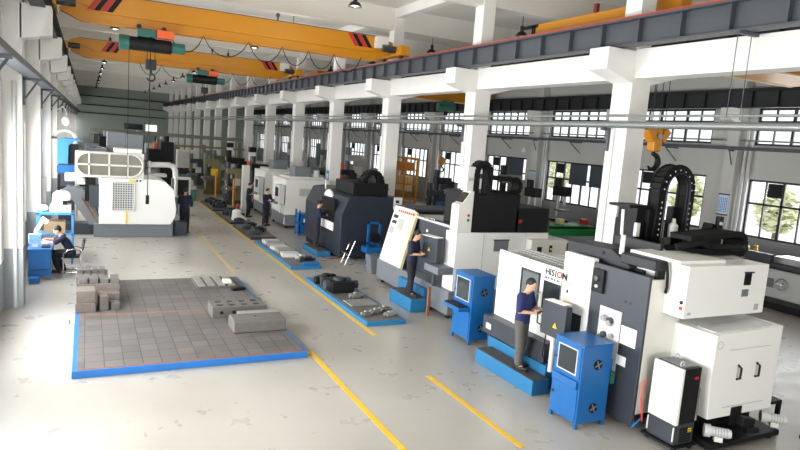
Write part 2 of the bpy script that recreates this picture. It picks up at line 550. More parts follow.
for k, y in enumerate(CY):
    a, b = y + 1.66, y + 5.78
    window(1, a, b, 1.67, 3.9, 6, (2.98,), k < 8, 'frame', f'lower black framed window in the window wall, bay {ORD[k]} from the viewer')
    window(1, a, b, 5.2, 6.62, 6, (6.1,), False, 'frame', f'upper strip window in the window wall, bay {ORD[k]} from the viewer')
    window(-1, y + 1.05, y + 5.5, 5.15, 6.6, 4, (), False, 'frameg', f'upper strip window in the left wall, bay {ORD[k]} from the viewer')
    window(-1, y + 1.05, y + 5.5, 1.1, 4.05, 4, (3.0,), False, 'frameg', f'tall bright window in the left wall, bay {ORD[k]} from the viewer')
window(1, 5.56, 9.68, 1.67, 3.9, 6, (2.98,), True, 'frame', 'lower black framed window of the window wall closest to the viewer')
window(1, 5.56, 9.68, 5.2, 6.62, 6, (6.1,), False, 'frame', 'upper strip window of the window wall closest to the viewer')
window(-1, 4.95, 9.4, 1.1, 4.05, 4, (3.0,), False, 'frameg', 'tall bright window in the left wall before the first column')

# roller blinds
def blind(y0, y1, z0, label):
    t = thing('roller_blind', label, 'blind', (22.93, (y0 + y1) / 2, z0), group=None)
    B(22.92, 22.94, y0, y1, z0, 3.84).build('cloth', 'blind', t)
    MB().cyl((22.9, y0, 3.86), (22.9, y1, 3.86), .04, 10).build('roller', 'frame', t)
blind(24.4, 25.7, 2.75, 'slate roller blind, narrower of two side by side over the green bench')
blind(22.4, 24.2, 2.75, 'slate roller blind next to the column, wider of two over the green bench')
blind(29.7, 31.4, 2.75, 'slate roller blind in the window beyond the blue pillar sign')
blind(40.0, 41.5, 1.7, 'full length slate roller blind near the yellow cage')

# yellow floor lines
def line(x, y0, y1, label, m='yline'):
    struct(B(x - .05, x + .05, y0, y1, .001, .005).build('floor_marking', m), label, 'floor line')
line(5.79, 12.2, 90, 'long yellow floor line along the blue floor plates')
line(5.79, 6.85, 9.75, 'short yellow floor line in front of the blue computer cabinet')
line(4.06, 6.8, 11.6, 'yellow floor line running from the near corner of the plate platform')
line(4.06, 18.6, 26.5, 'worn yellow floor line beyond the plate platform', 'wline')
line(4.06, 27.2, 60, 'worn yellow floor line far down the aisle', 'wline')

# ---------------------------------------------------------------- pipes on columns
def run(name, label, cat, pipes, brk, x, ys, face):
    t = thing(name, label, cat, (x, 40, pipes[0][1]))
    for nm, z, r, dx in pipes:
        MB().cyl((x + dx, 3, z), (x + dx, YE - .5, z), r, 10).build(nm, 'pipe', t, smooth=True)
    mb = None
    for y in ys:
        m = MB()
        xf = x + face
        m.prism([(xf, brk), (x - .12 * (1 if face > 0 else -1), brk), (x - .12 * (1 if face > 0 else -1), brk - .05), (xf - .06 * (1 if face > 0 else -1), brk - .06), (xf - .05 * (1 if face > 0 else -1), brk - .5), (xf, brk - .5)], 'y', y, y + .06)
        m.build('bracket', 'steel', t)
    return t
run('pipe_run', 'pair of grey service pipes running along the middle columns', 'pipes',
    [('thick_pipe', 5.04, .075, 0), ('thin_pipe', 5.22, .025, -.02)], 4.965, XC0 - .13, [y + .45 for y in CY], .13)
t = thing('cable_tray', 'grey cable tray on brackets along the columns beside the blue desk', 'cable tray', (-1.05, 40, 5.1))
B(-1.18, -.92, 4, YE - 1, 5.1, 5.12).build('tray', 'steel', t)
mb = MB(); mb.box(-1.19, -1.17, 4, YE - 1, 5.1, 5.2); mb.box(-.93, -.91, 4, YE - 1, 5.1, 5.2); mb.each('tray_side', 'steel', t)
for y in CY:
    m = MB(); m.box(-1.25, -.9, y + .1, y + .16, 5.04, 5.1); m.tube([(-1.24, y + .13, 4.6), (-.95, y + .13, 5.05)], .022, 6); m.box(-1.25, -1.2, y + .1, y + .16, 4.5, 5.1)
    m.build('bracket', 'steel', t)
t = thing('cable_tray', 'dark cable tray on brackets along the window wall', 'cable tray', (22.3, 40, 4.95))
B(22.2, 22.49, 4, YE - 1, 4.97, 5.09).build('tray', 'steel', t)
for y in [q + d for q in CY for d in (.2, 3.2)]:
    xw = 22.495 if any(abs(y - .2 - q) < .01 for q in CY) else 22.98
    m = MB(); m.box(22.2, xw, y, y + .06, 4.92, 4.97); m.tube([(xw - .03, y + .03, 4.4), (22.24, y + .03, 4.92)], .025, 6)
    m.build('bracket', 'steel', t)
t = thing('pipe_run', 'thin grey pipe below the upper windows of the window wall', 'pipes', (22.6, 40, 5.35))
MB().cyl((22.62, 4, 5.35), (22.62, YE - 1, 5.35), .03, 8).build('pipe', 'pipe', t)

# ---------------------------------------------------------------- pendant lamps
def lamp_proto():
    t = thing('pendant_lamp', 'x', 'lamp', (0, 0, 8.0), group='high bay pendant lamps')
    MB().cyl((0, 0, 8.3), (0, 0, CZ - .002), .012, 6).build('rod', 'shade', t)
    MB().lathe([(.055, .14), (.07, .3), (.03, .34)], (0, 0, 8.0), 14).build('ballast', 'shade', t, smooth=True)
    MB().lathe([(.2, 0), (.19, .03), (.13, .12), (.05, .16), (.045, .155), (.12, .11), (.18, .03)], (0, 0, 8.0), 20).build('lamp_shade', 'shade', t, smooth=True)
    MB().ell((0, 0, 8.06), (.06, .06, .07), 12, 8).build('bulb', 'lampw', t, smooth=True)
    return t
lp = lamp_proto(); first = True
def place_lamp(x, y, label):
    global first
    o = lp if first else copy_tree(lp)
    first = False
    o.location = (x, y, 8.0); o['label'] = label
for k in range(13):
    y = 17.1 + 6 * k
    place_lamp(6.75, y, f'dark bell pendant lamp of the row near the middle columns, {ORD[k]} from the viewer')
    if k > 0: place_lamp(1.0, y, f'dark bell pendant lamp of the row over the desk side, {ORD[k - 1]} from the viewer')
for k in range(5):
    place_lamp(12.6, 17.1 + 6 * k, f'dark bell pendant lamp in the window bay, {ORD[k]} from the viewer')

# ---------------------------------------------------------------- cranes
def stripes(t, x, y, z0, z1, s):
    for i, (c) in enumerate(('red', 'black', 'red', 'black')):
        a = x + i * .17
        MB().prism([(a, z1), (a + .16, z1), (a + .16 + s, z0), (a + s, z0)], 'y', y - .006, y + .002).build('warning_stripe', c, t)
def crane(name_label, y, hoistx, hlabel, hook=True, festoon=True, hook_z=5.95):
    t = thing('overhead_crane', name_label, 'crane', (4.5, y, 7.2))
    # girder with tapered ends
    prof = [(-.75, 7.55), (-.1, 7.55), (.3, 7.36), (8.9, 7.36), (9.3, 7.55), (9.75, 7.55), (9.75, 7.78), (9.2, 7.92), (-.4, 7.92), (-.75, 7.8)]
    MB().prism(prof, 'y', y - .22, y + .22).build('girder', 'yellow', t, bev=.01)
    prof = [(-.7, 7.6), (-.7, 7.32), (-.2, 7.1), (9.1, 7.1), (9.6, 7.32), (9.6, 7.6)]
    MB().prism(prof, 'y', y - .16, y + .16).build('lower_beam', 'yellow', t)
    B(-.2, 9.1, y - .2, y + .2, 7.08, 7.115).build('lower_flange', 'yellow', t)
    MB().box(-.4, 9.2, y - .24, y + .24, 7.915, 7.935).build('walkway_plate', 'steel', t)
    stripes(t, .28 if y < 25 else .85, y - .22, 7.42, 7.88, -.3)
    stripes(t, 8.0, y - .22, 7.5, 7.9, .28)
    for x, nm in ((-.95, 'end_carriage'), (9.86, 'end_carriage')):
        c = B(x - .17, x + .17, y - 1.0, y + 1.0, 7.3, 7.62).build(nm, 'yellow', t, bev=.02)
        for dy in (-.7, .7):
            MB().cyl((x - .05, y + dy, 7.3), (x + .05, y + dy, 7.3), .1, 14).build('wheel', 'steeld', c)
        s = 1 if x < 0 else -1
        MB().cyl((x + s * .17, y - .55, 7.5), (x + s * .65, y - .55, 7.5), .12, 14).build('drive_motor', 'darkm', c, smooth=True)
    B(9.0, 9.45, y - .5, y - .25, 7.5, 7.9).build('control_box', 'offw', t, bev=.01)
    MB().cyl((5.6, y, 7.93), (5.6, y, 8.1), .03, 8).ell((5.6, y, 8.14), (.07, .07, .07), 10, 8).build('beacon', 'steel', t, smooth=True)
    if festoon:
        pts = []
        xs = [2.2, 3.2, 4.6, 5.7, 6.6, 7.5, 8.5]
        for a, b in zip(xs[:-1], xs[1:]):
            for i in range(8):
                u = i / 8
                pts.append((a + (b - a) * u, y - .35, 7.1 - .55 * (1 - (2 * u - 1) ** 2) ** .8))
        pts.append((xs[-1], y - .35, 7.1))
        MB().tube(pts, .016, 6).build('festoon_cable', 'rubber', t)
    # hoist running below the girder: its own thing
    h = thing('electric_hoist', hlabel, 'hoist', (hoistx, y, 6.4))
    x = hoistx
    MB().cyl((x - .62, y - .3, 6.62), (x + .55, y - .3, 6.62), .2, 20).build('drum', 'black', h, smooth=True)
    MB().cyl((x + .55, y - .3, 6.62), (x + .95, y - .3, 6.62), .16, 18).build('motor', 'teal', h, bev=.02, smooth=True)
    MB().cyl((x - .9, y - .3, 6.62), (x - .62, y - .3, 6.62), .22, 18).build('gearbox', 'teal', h, bev=.02, smooth=True)
    B(x - .4, x + .1, y - .55, y - .2, 6.82, 7.05).build('trolley_frame', 'teal', h, bev=.02)
    B(x + .12, x + .6, y - .6, y - .25, 6.84, 7.07).build('control_box', 'orange', h, bev=.02)
    for dx in (-.35, .35):
        MB().cyl((x + dx, y - .24, 7.14), (x + dx, y - .16, 7.14), .07, 12).build('wheel', 'steeld', h)
    if hook:
        m = MB()
        for dx in (-.12, .1): m.cyl((x + dx, y - .3, hook_z + .2), (x + dx, y - .3, 6.5), .012, 6)
        m.each('wire_rope', 'steeld', h)
        hb = B(x - .16, x + .14, y - .42, y - .18, hook_z - .05, hook_z + .25).build('hook_block', 'steeld', h, bev=.03)
        pts = [(x, y - .3, hook_z - .05), (x, y - .3, hook_z - .15)] + [(x + .11 * math.sin(a), y - .3, hook_z - .27 + .11 * math.cos(a)) for a in [i * .45 for i in range(11)]]
        MB().tube(pts, .028, 8).build('hook', 'steeld', hb)
        MB().cyl((x - .62, y - .3, 2.6), (x - .62, y - .3, 6.45), .008, 6).build('pendant_cable', 'rubber', h)
        if y < 25:
            MB().cyl((x - .05, y - .55, 2.1), (x - .05, y - .55, 6.85), .014, 6).build('pendant_cable', 'rubber', h)
            B(x - .1, x, y - .6, y - .5, 1.85, 2.12).build('push_button_pendant', 'black', h, bev=.01)
    return t
crane('near yellow bridge crane spanning the main bay with black and orange stripes', 21.0, 1.72, 'teal and orange hoist hanging under the near yellow crane')
crane('second yellow bridge crane spanning the main bay, beyond the near one', 33.2, 5.25, 'small teal hoist under the second yellow crane', hook_z=6.0)

# crane in the window bay
t = thing('overhead_crane', 'wide yellow crane with flange edges coloured as if lit in the window bay', 'crane', (16.7, 12, 7.0))
prof = [(11.3, 7.3), (12.2, 7.0), (20.2, 7.0), (22.0, 7.4), (22.0, 7.75), (11.3, 7.75)]
MB().prism(prof, 'y', 11.3, 12.75).build('girder', 'yellow', t)
m = MB()
for a in (11.18, 12.75): m.box(12.2, 20.2, a, a + .12, 6.98, 7.02)
m.each('lit_flange_edge', 'cream', t)  # pale colour stands in for light on the flange sides
for x in (11.22, 22.2):
    c = B(x - .16, x + .16, 9.6, 14.5, 7.35, 7.8).build('end_carriage', 'yellow', t, bev=.02)
    for yy in (10.2, 13.9): MB().cyl((x - .05, yy, 7.32), (x + .05, yy, 7.32), .11, 14).build('wheel', 'steeld', c)
MB().box(11.04, 11.1, 14.3, 15.0, 7.72, 7.8).box(11.04, 11.3, 14.4, 14.55, 7.55, 7.8).build('buffer_arm', 'black', t)
B(11.15, 11.25, 12.2, 12.3, 7.8, 8.05).build('switch_lever', 'dred', t)
m = MB(); m.box(11.16, 11.2, 9.7, 9.74, 7.8, 8.6); m.box(11.16, 11.2, 10.4, 10.44, 7.8, 8.6); m.tube([(11.18, 9.7, 8.5), (11.18, 10.42, 8.1)], .02, 6); m.tube([(11.18, 9.7, 8.55), (11.18, 10.42, 8.55)], .02, 6)
m.build('guard_frame', 'yellow', t)
h = thing('hanging_hook', 'yellow pulley block with black crane hook hanging before the window wall', 'crane hook', (13.5, 12, 4.0))
m = MB()
for s in (-1, 1):
    m.obox((13.5 + s * .24, 11.98, 5.02), (.22, .26, .36), Matrix.Rotation(s * .65, 3, 'Y'))
m.each('cheek_plate', 'orangey', h, bev=.03)
m = MB(); m.obox((13.5, 12, 4.78), (.3, .28, .42)); m.obox((13.5, 12, 5.1), (.34, .22, .2)); m.build('block_body', 'yellow', h, bev=.05)
MB().cyl((13.5, 11.82, 4.98), (13.5, 11.86, 4.98), .08, 12).build('pin', 'machined', h)
for s in (-1, 1): MB().cyl((13.5 + s * .26, 11.94, 5.17), (13.5 + s * .26, 12.08, 5.17), .15, 16).build('sheave', 'steeld', h)
pts = [(13.5, 12, 4.6), (13.5, 12, 4.5)] + [(13.52 + .2 * math.sin(a), 12, 4.3 + .2 * math.cos(a)) for a in [.1 + i * .4 for i in range(11)]]
MB().tube(pts, [.05, .055] + [.06, .065, .07, .078, .085, .085, .078, .07, .055, .04, .02], 10).build('hook', 'black', h, smooth=True)
m = MB()
for s in (-1, 1): m.cyl((13.5 + s * .26, 11.97, 5.2), (13.5 + s * .26, 11.97, 6.98), .012, 6); m.cyl((13.5 + s * .12, 12.05, 5.15), (13.5 + s * .12, 12.05, 6.98), .012, 6)
m.each('wire_rope', 'steeld', h)
t = thing('hanging_cable', 'two thin cables on a bar hanging from the long grey girder with the red rail', 'cable', (9.9, 7.2, 5.2))
m = MB()
m.cyl((9.72, 7.2, 5.15), (9.72, 7.2, 6.56), .008, 6); m.cyl((10.14, 7.25, 5.15), (10.14, 7.25, 6.6), .008, 6); m.each('wire', 'steel', t)
B(9.68, 10.2, 7.15, 7.23, 6.55, 6.6).build('bar', 'steel', t)
# second crane in the window bay
t = thing('overhead_crane', 'far yellow crane in the window bay with a green hoist', 'crane', (16.7, 34, 6.9))
MB().prism([(11.3, 7.3), (12.2, 6.95), (21.2, 6.95), (22.0, 7.3), (22.0, 7.85), (11.3, 7.85)], 'y', 33.7, 34.3).build('girder', 'yellow', t)
for x in (11.22, 22.2): B(x - .16, x + .16, 32.8, 35.2, 7.25, 7.7).build('end_carriage', 'yellow', t)
h = thing('electric_hoist', 'green hoist under the far yellow crane of the window bay', 'hoist', (19.6, 33.6, 6.2))
MB().cyl((19.0, 33.5, 6.55), (20.1, 33.5, 6.55), .25, 16).build('drum', 'green', h, smooth=True)
B(19.2, 20.0, 33.3, 33.7, 6.7, 6.95).build('trolley_frame', 'green', h)
MB().cyl((19.6, 33.5, 6.1), (19.6, 33.5, 6.4), .12, 10).build('cable_guide', 'black', h)
m = MB(); m.cyl((19.6, 33.5, 3.5), (19.6, 33.5, 6.2), .012, 6); m.each('wire_rope', 'steeld', h)
hb = MB().ell((19.6, 33.5, 3.3), (.22, .16, .28), 12, 8).build('hook_block', 'yellow', h, smooth=True)
MB().tube([(19.6, 33.5, 3.05)] + [(19.62 + .14 * math.sin(a), 33.5, 2.78 + .14 * math.cos(a)) for a in [.1 + i * .45 for i in range(10)]], .045, 8).build('hook', 'black', hb)

# olive gantry far down the hall
t = thing('gantry_beam', 'olive low gantry beam across the far end of the main bay', 'gantry', (5, 46, 0))
B(.2, 10.1, 45.9, 46.1, 3.42, 3.66).build('beam', 'olive', t)
B(4.5, 10.1, 45.3, 45.45, 2.8, 2.95).build('beam', 'olived', t)
for x in (.25, 9.85): B(x - .12, x + .12, 45.8, 46.2, 0, 3.35).build('leg', 'olive', t)
for x, c in ((4.15, 'orangey'), (4.75, 'orangey')):
    hh = thing('chain_hoist', 'orange chain hoist on the olive gantry beam, the one ' + ('beside the grey electric cabinets' if x < 4.5 else 'beside the tall black machine'), 'hoist', (x, 45.7, 2.5))
    MB().ell((x, 45.7, 2.75), (.13, .12, .35), 10, 8).build('hoist_body', 'orange', hh, smooth=True)
    MB().cyl((x, 45.7, 3.05), (x, 45.7, 3.4), .05, 8).build('hook', 'black', hh)

# ---------------------------------------------------------------- near machining centre (HISION)
def warn_sign(parent, x, y, z, s, facing='x'):
    """yellow triangle on a face that looks towards -x or -y"""
    if facing == 'x':
        MB().prism([(y - s, z), (y + s, z), (y, z + 1.75 * s)], 'x', x - .004, x).build('warning_triangle', 'warn', parent)
        MB().box(x - .006, x - .004, y - s * .1, y + s * .1, z + .3 * s, z + 1.1 * s).build('warning_mark', 'black', parent)
    else:
        MB().prism([(x - s, z), (x + s, z), (x, z + 1.75 * s)], 'y', y - .004, y).build('warning_triangle', 'warn', parent)
        MB().box(x - s * .1, x + s * .1, y - .006, y - .004, z + .3 * s, z + 1.1 * s).build('warning_mark', 'black', parent)

m1 = thing('machining_center', 'white and dark grey machining centre with bold lettering and a black cable chain', 'machine', (9.0, 8.5, 0))
part('bed', 'darkm', m1, 7.72, 9.9, 7.95, 10.66, .0, .76, bev=.015)
part('splash_tray', 'darkm', m1, 7.55, 7.8, 8.62, 10.62, .48, .86, bev=.015)
B(7.53, 7.56, 10.3, 10.47, .6, .72).build('plate_label', 'offw', m1)
# white front doors
d1 = part('door', 'white', m1, 7.8, 7.86, 9.88, 10.6, .76, 2.25, bev=.008)
d2 = part('door', 'white', m1, 7.77, 7.83, 8.62, 9.9, .76, 2.25, bev=.008)
B(7.764, 7.772, 9.22, 9.74, 1.28, 2.02).build('door_window', 'glassg', d2)
MB().box(7.75, 7.775, 9.19, 9.23, 1.25, 2.05).box(7.75, 7.775, 9.73, 9.77, 1.25, 2.05).box(7.75, 7.775, 9.19, 9.77, 1.25, 1.29).box(7.75, 7.775, 9.19, 9.77, 2.01, 2.05).build('window_frame', 'frame', d2)
B(7.762, 7.772, 8.61, 9.08, 1.32, 1.95).build('door_window', 'glassd', d2)
MB().tube([(7.76, 9.14, 1.3), (7.7, 9.14, 1.34), (7.7, 9.14, 1.66), (7.76, 9.14, 1.7)], .014, 8).build('door_handle', 'chrome', d2)
pn = part('front_panel', 'white', m1, 7.78, 7.9, 7.88, 8.6, .5, 2.6, bev=.01)
B(7.772, 7.782, 8.02, 8.3, .92, 1.55).build('dark_slot', 'glassd', pn)
B(7.774, 7.781, 8.36, 8.52, 1.62, 1.76).build('operation_label', 'cream', pn)
B(7.774, 7.781, 8.36, 8.52, 1.44, 1.6).build('operation_label', 'label', pn)
B(7.774, 7.781, 8.3, 8.56, 2.0, 2.08).build('type_plate', 'label', pn)
B(7.774, 7.781, 8.42, 8.46, 1.86, 1.92).build('lock', 'black', pn)
# brand lettering
yy = 9.06
for txt, c in (('HI', 'black'), ('S', 'black'), ('I', 'black'), ('O', 'redt'), ('N', 'black')):
    o = text_part('lettering', txt, .165, c, m1, (7.765, yy, 2.08), ((0, -1, 0), (0, 0, 1)))
    yy = min(v.co.y for v in o.data.vertices) + m1.location.y - .018
mb = MB()
for i, wdt in enumerate((.06, .035, .05, .03, .045)): mb.box(7.763, 7.768, 9.06 - i * .085 - wdt, 9.06 - i * .085, 2.0, 2.03)
mb.each('small_lettering', 'black', m1)
# telescopic covers behind the doors and rear shell
mb = MB()
for i in range(5): mb.box(7.95 + i * .14, 8.03 + i * .14, 8.7, 10.6, 2.12 + .012 * i, 2.2 + .012 * i)
mb.build('telescopic_cover', 'lgrey', m1)
part('rear_shell', 'offw', m1, 7.9, 10.05, 8.6, 9.85, .76, 2.1)
part('rear_shell', 'offw', m1, 7.9, 9.6, 9.85, 10.62, .76, 2.1)
# dark gantry head housing
hd = MB().prism([(8.8, 2.52), (8.8, 2.76), (7.72, 2.8), (7.6, 2.74), (7.3, 2.6), (7.3, 2.52)], 'x', 8.0, 8.6)
hd.build('head_housing', 'steeld', m1, bev=.012)
MB().cyl((7.985, 7.9, 2.7), (8.0, 7.9, 2.7), .03, 10).build('bolt', 'black', m1)
part('head_housing', 'steeld', m1, 8.1, 9.0, 7.1, 8.75, 2.1, 2.56, bev=.012)
part('cover_box', 'steeld', m1, 7.9, 8.5, 6.7, 7.42, 2.64, 2.8, bev=.015)
part('side_plate', 'steeld', m1, 8.62, 8.7, 7.26, 8.3, 2.56, 2.96, bev=.01)
part('coolant_loops_guard', 'black', m1, 8.0, 8.6, 6.72, 6.78, 2.5, 2.64)
mb = MB()
for i in range(4):
    a = 8.1 + i * .13
    mb.tube([(a, 6.66, 2.78), (a, 6.62, 2.6), (a + .02, 6.62, 2.4), (a + .03, 6.64, 2.3)], .022, 8)
mb.build('cable_bundle', 'rubber', m1)
# dark right hand cabinet and its recess
cab = MB().box(7.8, 7.86, 6.68, 7.88, .1, 2.55).build('side_cabinet', 'darkm', m1, bev=.012)
B(7.79, 7.802, 7.14, 7.62, .85, 1.86).build('valve_recess', 'lgrey', cab)
random.seed(3)
for i in range(11):
    yy = 7.2 + random.random() * .38; zz = 1.0 + random.random() * .78
    MB().cyl((7.75 - random.random() * .05, yy, zz), (7.79, yy, zz), .02 + random.random() * .03, 12).build('gauge', 'machined', cab)
for yy, zz, r in ((7.35, 1.66, .06), (7.46, 1.4, .05), (7.28, 1.25, .045)):
    MB().cyl((7.74, yy, zz), (7.79, yy, zz), r, 16).build('gauge', 'darkm', cab)
B(7.7, 7.79, 7.12, 7.22, .66, .86).build('oil_cup', 'green', cab, bev=.01)
B(7.7, 7.79, 7.2, 7.3, .86, 1.05).build('oil_filter', 'blue', cab, bev=.01)
B(7.795, 7.802, 6.8, 7.12, 1.36, 1.66).build('notice_sheet', 'paper', cab)
B(7.795, 7.802, 6.95, 7.14, 1.0, 1.16).build('notice_sheet', 'paper', cab)
ps = B(7.74, 7.8, 7.58, 7.82, 2.06, 2.46).build('valve_panel', 'black', cab, bev=.01)
MB().cyl((7.71, 7.72, 2.3), (7.74, 7.72, 2.3), .05, 12).build('gauge', 'chrome', ps)
MB().cyl((7.71, 7.7, 2.17), (7.74, 7.7, 2.17), .03, 12).build('gauge', 'lgrey', ps)
for yy in (7.0, 7.1): MB().cyl((7.793, yy, 2.05), (7.802, yy, 2.05), .018, 10).build('bolt', 'black', cab)
MB().cyl((8.0, 7.5, 2.76), (8.0, 7.5, 3.08), .04, 12).cyl((8.0, 7.55, 3.08), (8.0, 7.58, 3.5), .024, 12).build('gas_strut', 'white', m1, smooth=True)
# white side and rear enclosure
part('side_panel', 'offw', m1, 7.86, 8.6, 6.685, 6.75, .3, 2.5, bev=.008)
up = part('upper_enclosure', 'white', m1, 8.17, 10.1, 6.3, 7.4, 1.97, 2.79, bev=.012)
part('enclosure_lid', 'white', m1, 8.14, 9.2, 6.45, 7.45, 2.79, 2.85, bev=.01)
B(8.25, 8.32, 6.292, 6.302, 2.03, 2.07).build('label_plate', 'label', up)
for z, c in ((2.22, 'black'), (2.13, 'red')): MB().cyl((8.158, 6.36, z), (8.175, 6.36, z), .03, 12).build('push_button', c, up)
B(9.5, 9.66, 6.285, 6.302, 2.46, 2.66).build('vent_opening', 'black', up)
B(9.48, 9.7, 6.27, 6.302, 2.66, 2.68).build('vent_hood', 'darkm', up)
B(9.48, 9.64, 6.292, 6.302, 2.27, 2.39).build('type_plate', 'midm', up)
B(9.85, 9.95, 6.292, 6.302, 2.03, 2.13).build('type_plate', 'label', up)
B(9.5, 9.84, 6.65, 7.0, 2.79, 2.802).build('lid_plate', 'lgrey', up)
lo = MB().prism([(8.55, .46), (10.1, .46), (10.1, 1.86), (8.5, 1.8), (8.5, .9)], 'y', 5.92, 7.0).build('lower_enclosure', 'white', m1, bev=.012)
MB().prism([(8.62, 1.805), (9.95, 1.86), (9.95, 1.875), (8.62, 1.82)], 'y', 6.02, 6.36).build('top_lid', 'lgrey', lo)
ml = MB()
ml.box(8.85, 9.85, 5.912, 5.922, 1.55, 1.556).box(8.85, 9.85, 5.912, 5.922, .62, .626)
ml.each('door_gap', 'label', lo)
for x in (9.1, 9.55):
    MB().tube([(x, 5.92, 1.06), (x, 5.86, 1.09), (x, 5.86, 1.26), (x, 5.92, 1.29)], .017, 8).build('door_handle', 'black', lo)
MB().tube([(8.6 + .06 * math.cos(a), 5.915, 1.65 + .06 * math.sin(a)) for a in [i * PI / 8 for i in range(16)]], .004, 5, closed=True).build('round_mark', 'label', lo)
part('rear_block', 'offw', m1, 8.6, 10.2, 7.0, 8.6, .3, 2.0)
# black frame, chip conveyor and pump motors under the enclosure
fr = MB().box(8.5, 10.15, 5.75, 7.2, .06, .14).box(8.55, 10.1, 6.25, 6.95, .14, .46).box(10.3, 10.36, 5.9, 5.96, 0, .55).box(10.3, 10.36, 6.6, 6.66, 0, .55).box(10.1, 10.36, 5.9, 6.66, .52, .57)
for x in (8.6, 10.0):
    for y in (5.85, 7.0): fr.box(x - .05, x + .05, y - .05, y + .05, 0, .06)
fr.build('support_frame', 'black', m1)
part('chute_box', 'black', m1, 10.12, 10.3, 6.1, 6.5, .57, 1.0)
m_ = MB().box(9.08, 9.34, 5.905, 6.3, .3, .6); m_.obox((9.38, 5.85, .36), (.3, .14, .14), Matrix.Rotation(.2, 3, 'Y')); m_.cyl((9.3, 5.78, .24), (9.55, 5.75, .24), .05, 12)
m_.build('chip_conveyor', 'black', m1, bev=.01)
def pump(x, y, z):
    d = V((.72, -.69, 0)).normalized()
    c = V((x, y, z))
    p = MB().cyl(c, c + d * .26, .075, 18).build('pump_motor', 'lgrey', m1, smooth=True)
    MB().cyl(c - d * .09, c, .1, 18).build('motor_flange', 'lgrey', p, smooth=True); MB().cyl(c + d * .26, c + d * .29, .065, 18).build('end_cap', 'lgrey', p, smooth=True)
    mm = MB()
    for i in range(5):
        mm.cyl(c + d * (.06 + i * .04), c + d * (.066 + i * .04), .079, 16)
    mm.build('cooling_fins', 'midm', p)
    MB().obox(c + d * .12 + V((0, 0, -.1)), (.12, .12, .08), Matrix.Rotation(-.76, 3, 'Z')).build('terminal_box', 'offw', p, bev=.008)
    MB().cyl(c + d * .29, c + d * .295, .045, 14).build('fan_cover', 'midm', p)
pump(8.6, 5.88, .3); pump(10.0, 5.9, .32)
t = tag(MB().tube([(10.35, 5.5, .1), (10.7, 5.45, .06), (11.3, 5.6, .05), (12.2, 5.7, .05)], .05, 10).build('hose', 'rubber', smooth=True), 'dark hose lying on the floor by the pump motor', 'hose')
# spindle head and column on top
part('column_top', 'black', m1, 9.2, 9.6, 8.2, 8.9, 2.1, 3.2, bev=.02)
part('spindle_head', 'black', m1, 8.95, 9.25, 8.15, 8.6, 2.6, 3.5, bev=.02)
MB().box(8.7, 9.25, 8.1, 8.6, 3.47, 3.52).build('top_plate', 'black', m1)
part('white_valve', 'offw', m1, 8.92, 9.0, 8.08, 8.15, 2.95, 3.2)
part('crossbeam', 'black', m1, 8.75, 10.2, 7.5, 8.5, 2.1, 2.72, bev=.02)
mb = MB(); mb.box(9.16, 9.3, 8.05, 8.3, 2.7, 3.45); mb.box(9.95, 10.25, 8.2, 8.35, 2.7, 3.5); mb.each('chain_bracket', 'black', m1)
# standing cable chain: inverted U
path = [(9.34, 2.75), (9.36, 3.55)] + [(9.74 - .38 * math.cos(a), 3.84 + .38 * math.sin(a)) for a in [i * PI / 12 for i in range(13)]] + [(10.12, 3.5), (10.1, 2.75)]
def chain(name, path, y0, y1, th, parent, step=.085):
    """drag chain built of separate links along a path in x and z"""
    P = [V((p[0], 0, p[1])) for p in path]
    mb = MB()
    for a, b in zip(P[:-1], P[1:]):
        n = max(1, int((b - a).length / step))
        for i in range(n):
            c = a + (b - a) * ((i + .5) / n); d = (b - a).normalized()
            ang = math.atan2(d.z, d.x)
            R = Matrix.Rotation(-ang, 3, 'Y')
            L = (b - a).length / n
            for yy in (y0, y1): mb.obox((c.x, yy, c.z), (L * 1.02, .03, th), R)
            mb.obox((c.x, (y0 + y1) / 2, c.z), (L * .96, y1 - y0, th * .8), R)
    return mb.build(name, 'rubber', parent)
ch = chain('cable_chain', path, 8.0, 8.22, .17, m1)
mb = MB()
for i, yy in enumerate((8.06, 8.12)):
    pts = [(p[0], yy, p[1]) for p in path]
    mb.tube([(9.74 + (q[0] - 9.74) * .8, yy - .1, 3.8 + (q[2] - 3.8) * (.82 if q[2] > 3.8 else 1)) for q in pts], .016, 6)
mb.each('cable', 'navym', ch)
mb = MB()
for i in range(9):
    a = i * PI / 8
    mb.ell((9.74 - .36 * math.cos(a), 7.975, 3.84 + .36 * math.sin(a)), (.016, .012, .016), 6, 4)
for i in range(7):
    mb.ell((9.36, 7.975, 3.0 + i * .1), (.012, .012, .02), 6, 4); mb.ell((10.1, 7.975, 3.0 + i * .1), (.012, .012, .02), 6, 4)
mb.build('cable_clip', 'lgrey', ch)
MB().lathe([(.05, 0), (.085, .02), (.085, .24), (.04, .28), (.03, .36)], (9.7, 7.95, 2.95), 14).build('air_filter', 'offw', m1, smooth=True)
part('filter_body', 'machined', m1, 9.5, 9.62, 7.9, 8.0, 2.75, 2.95)
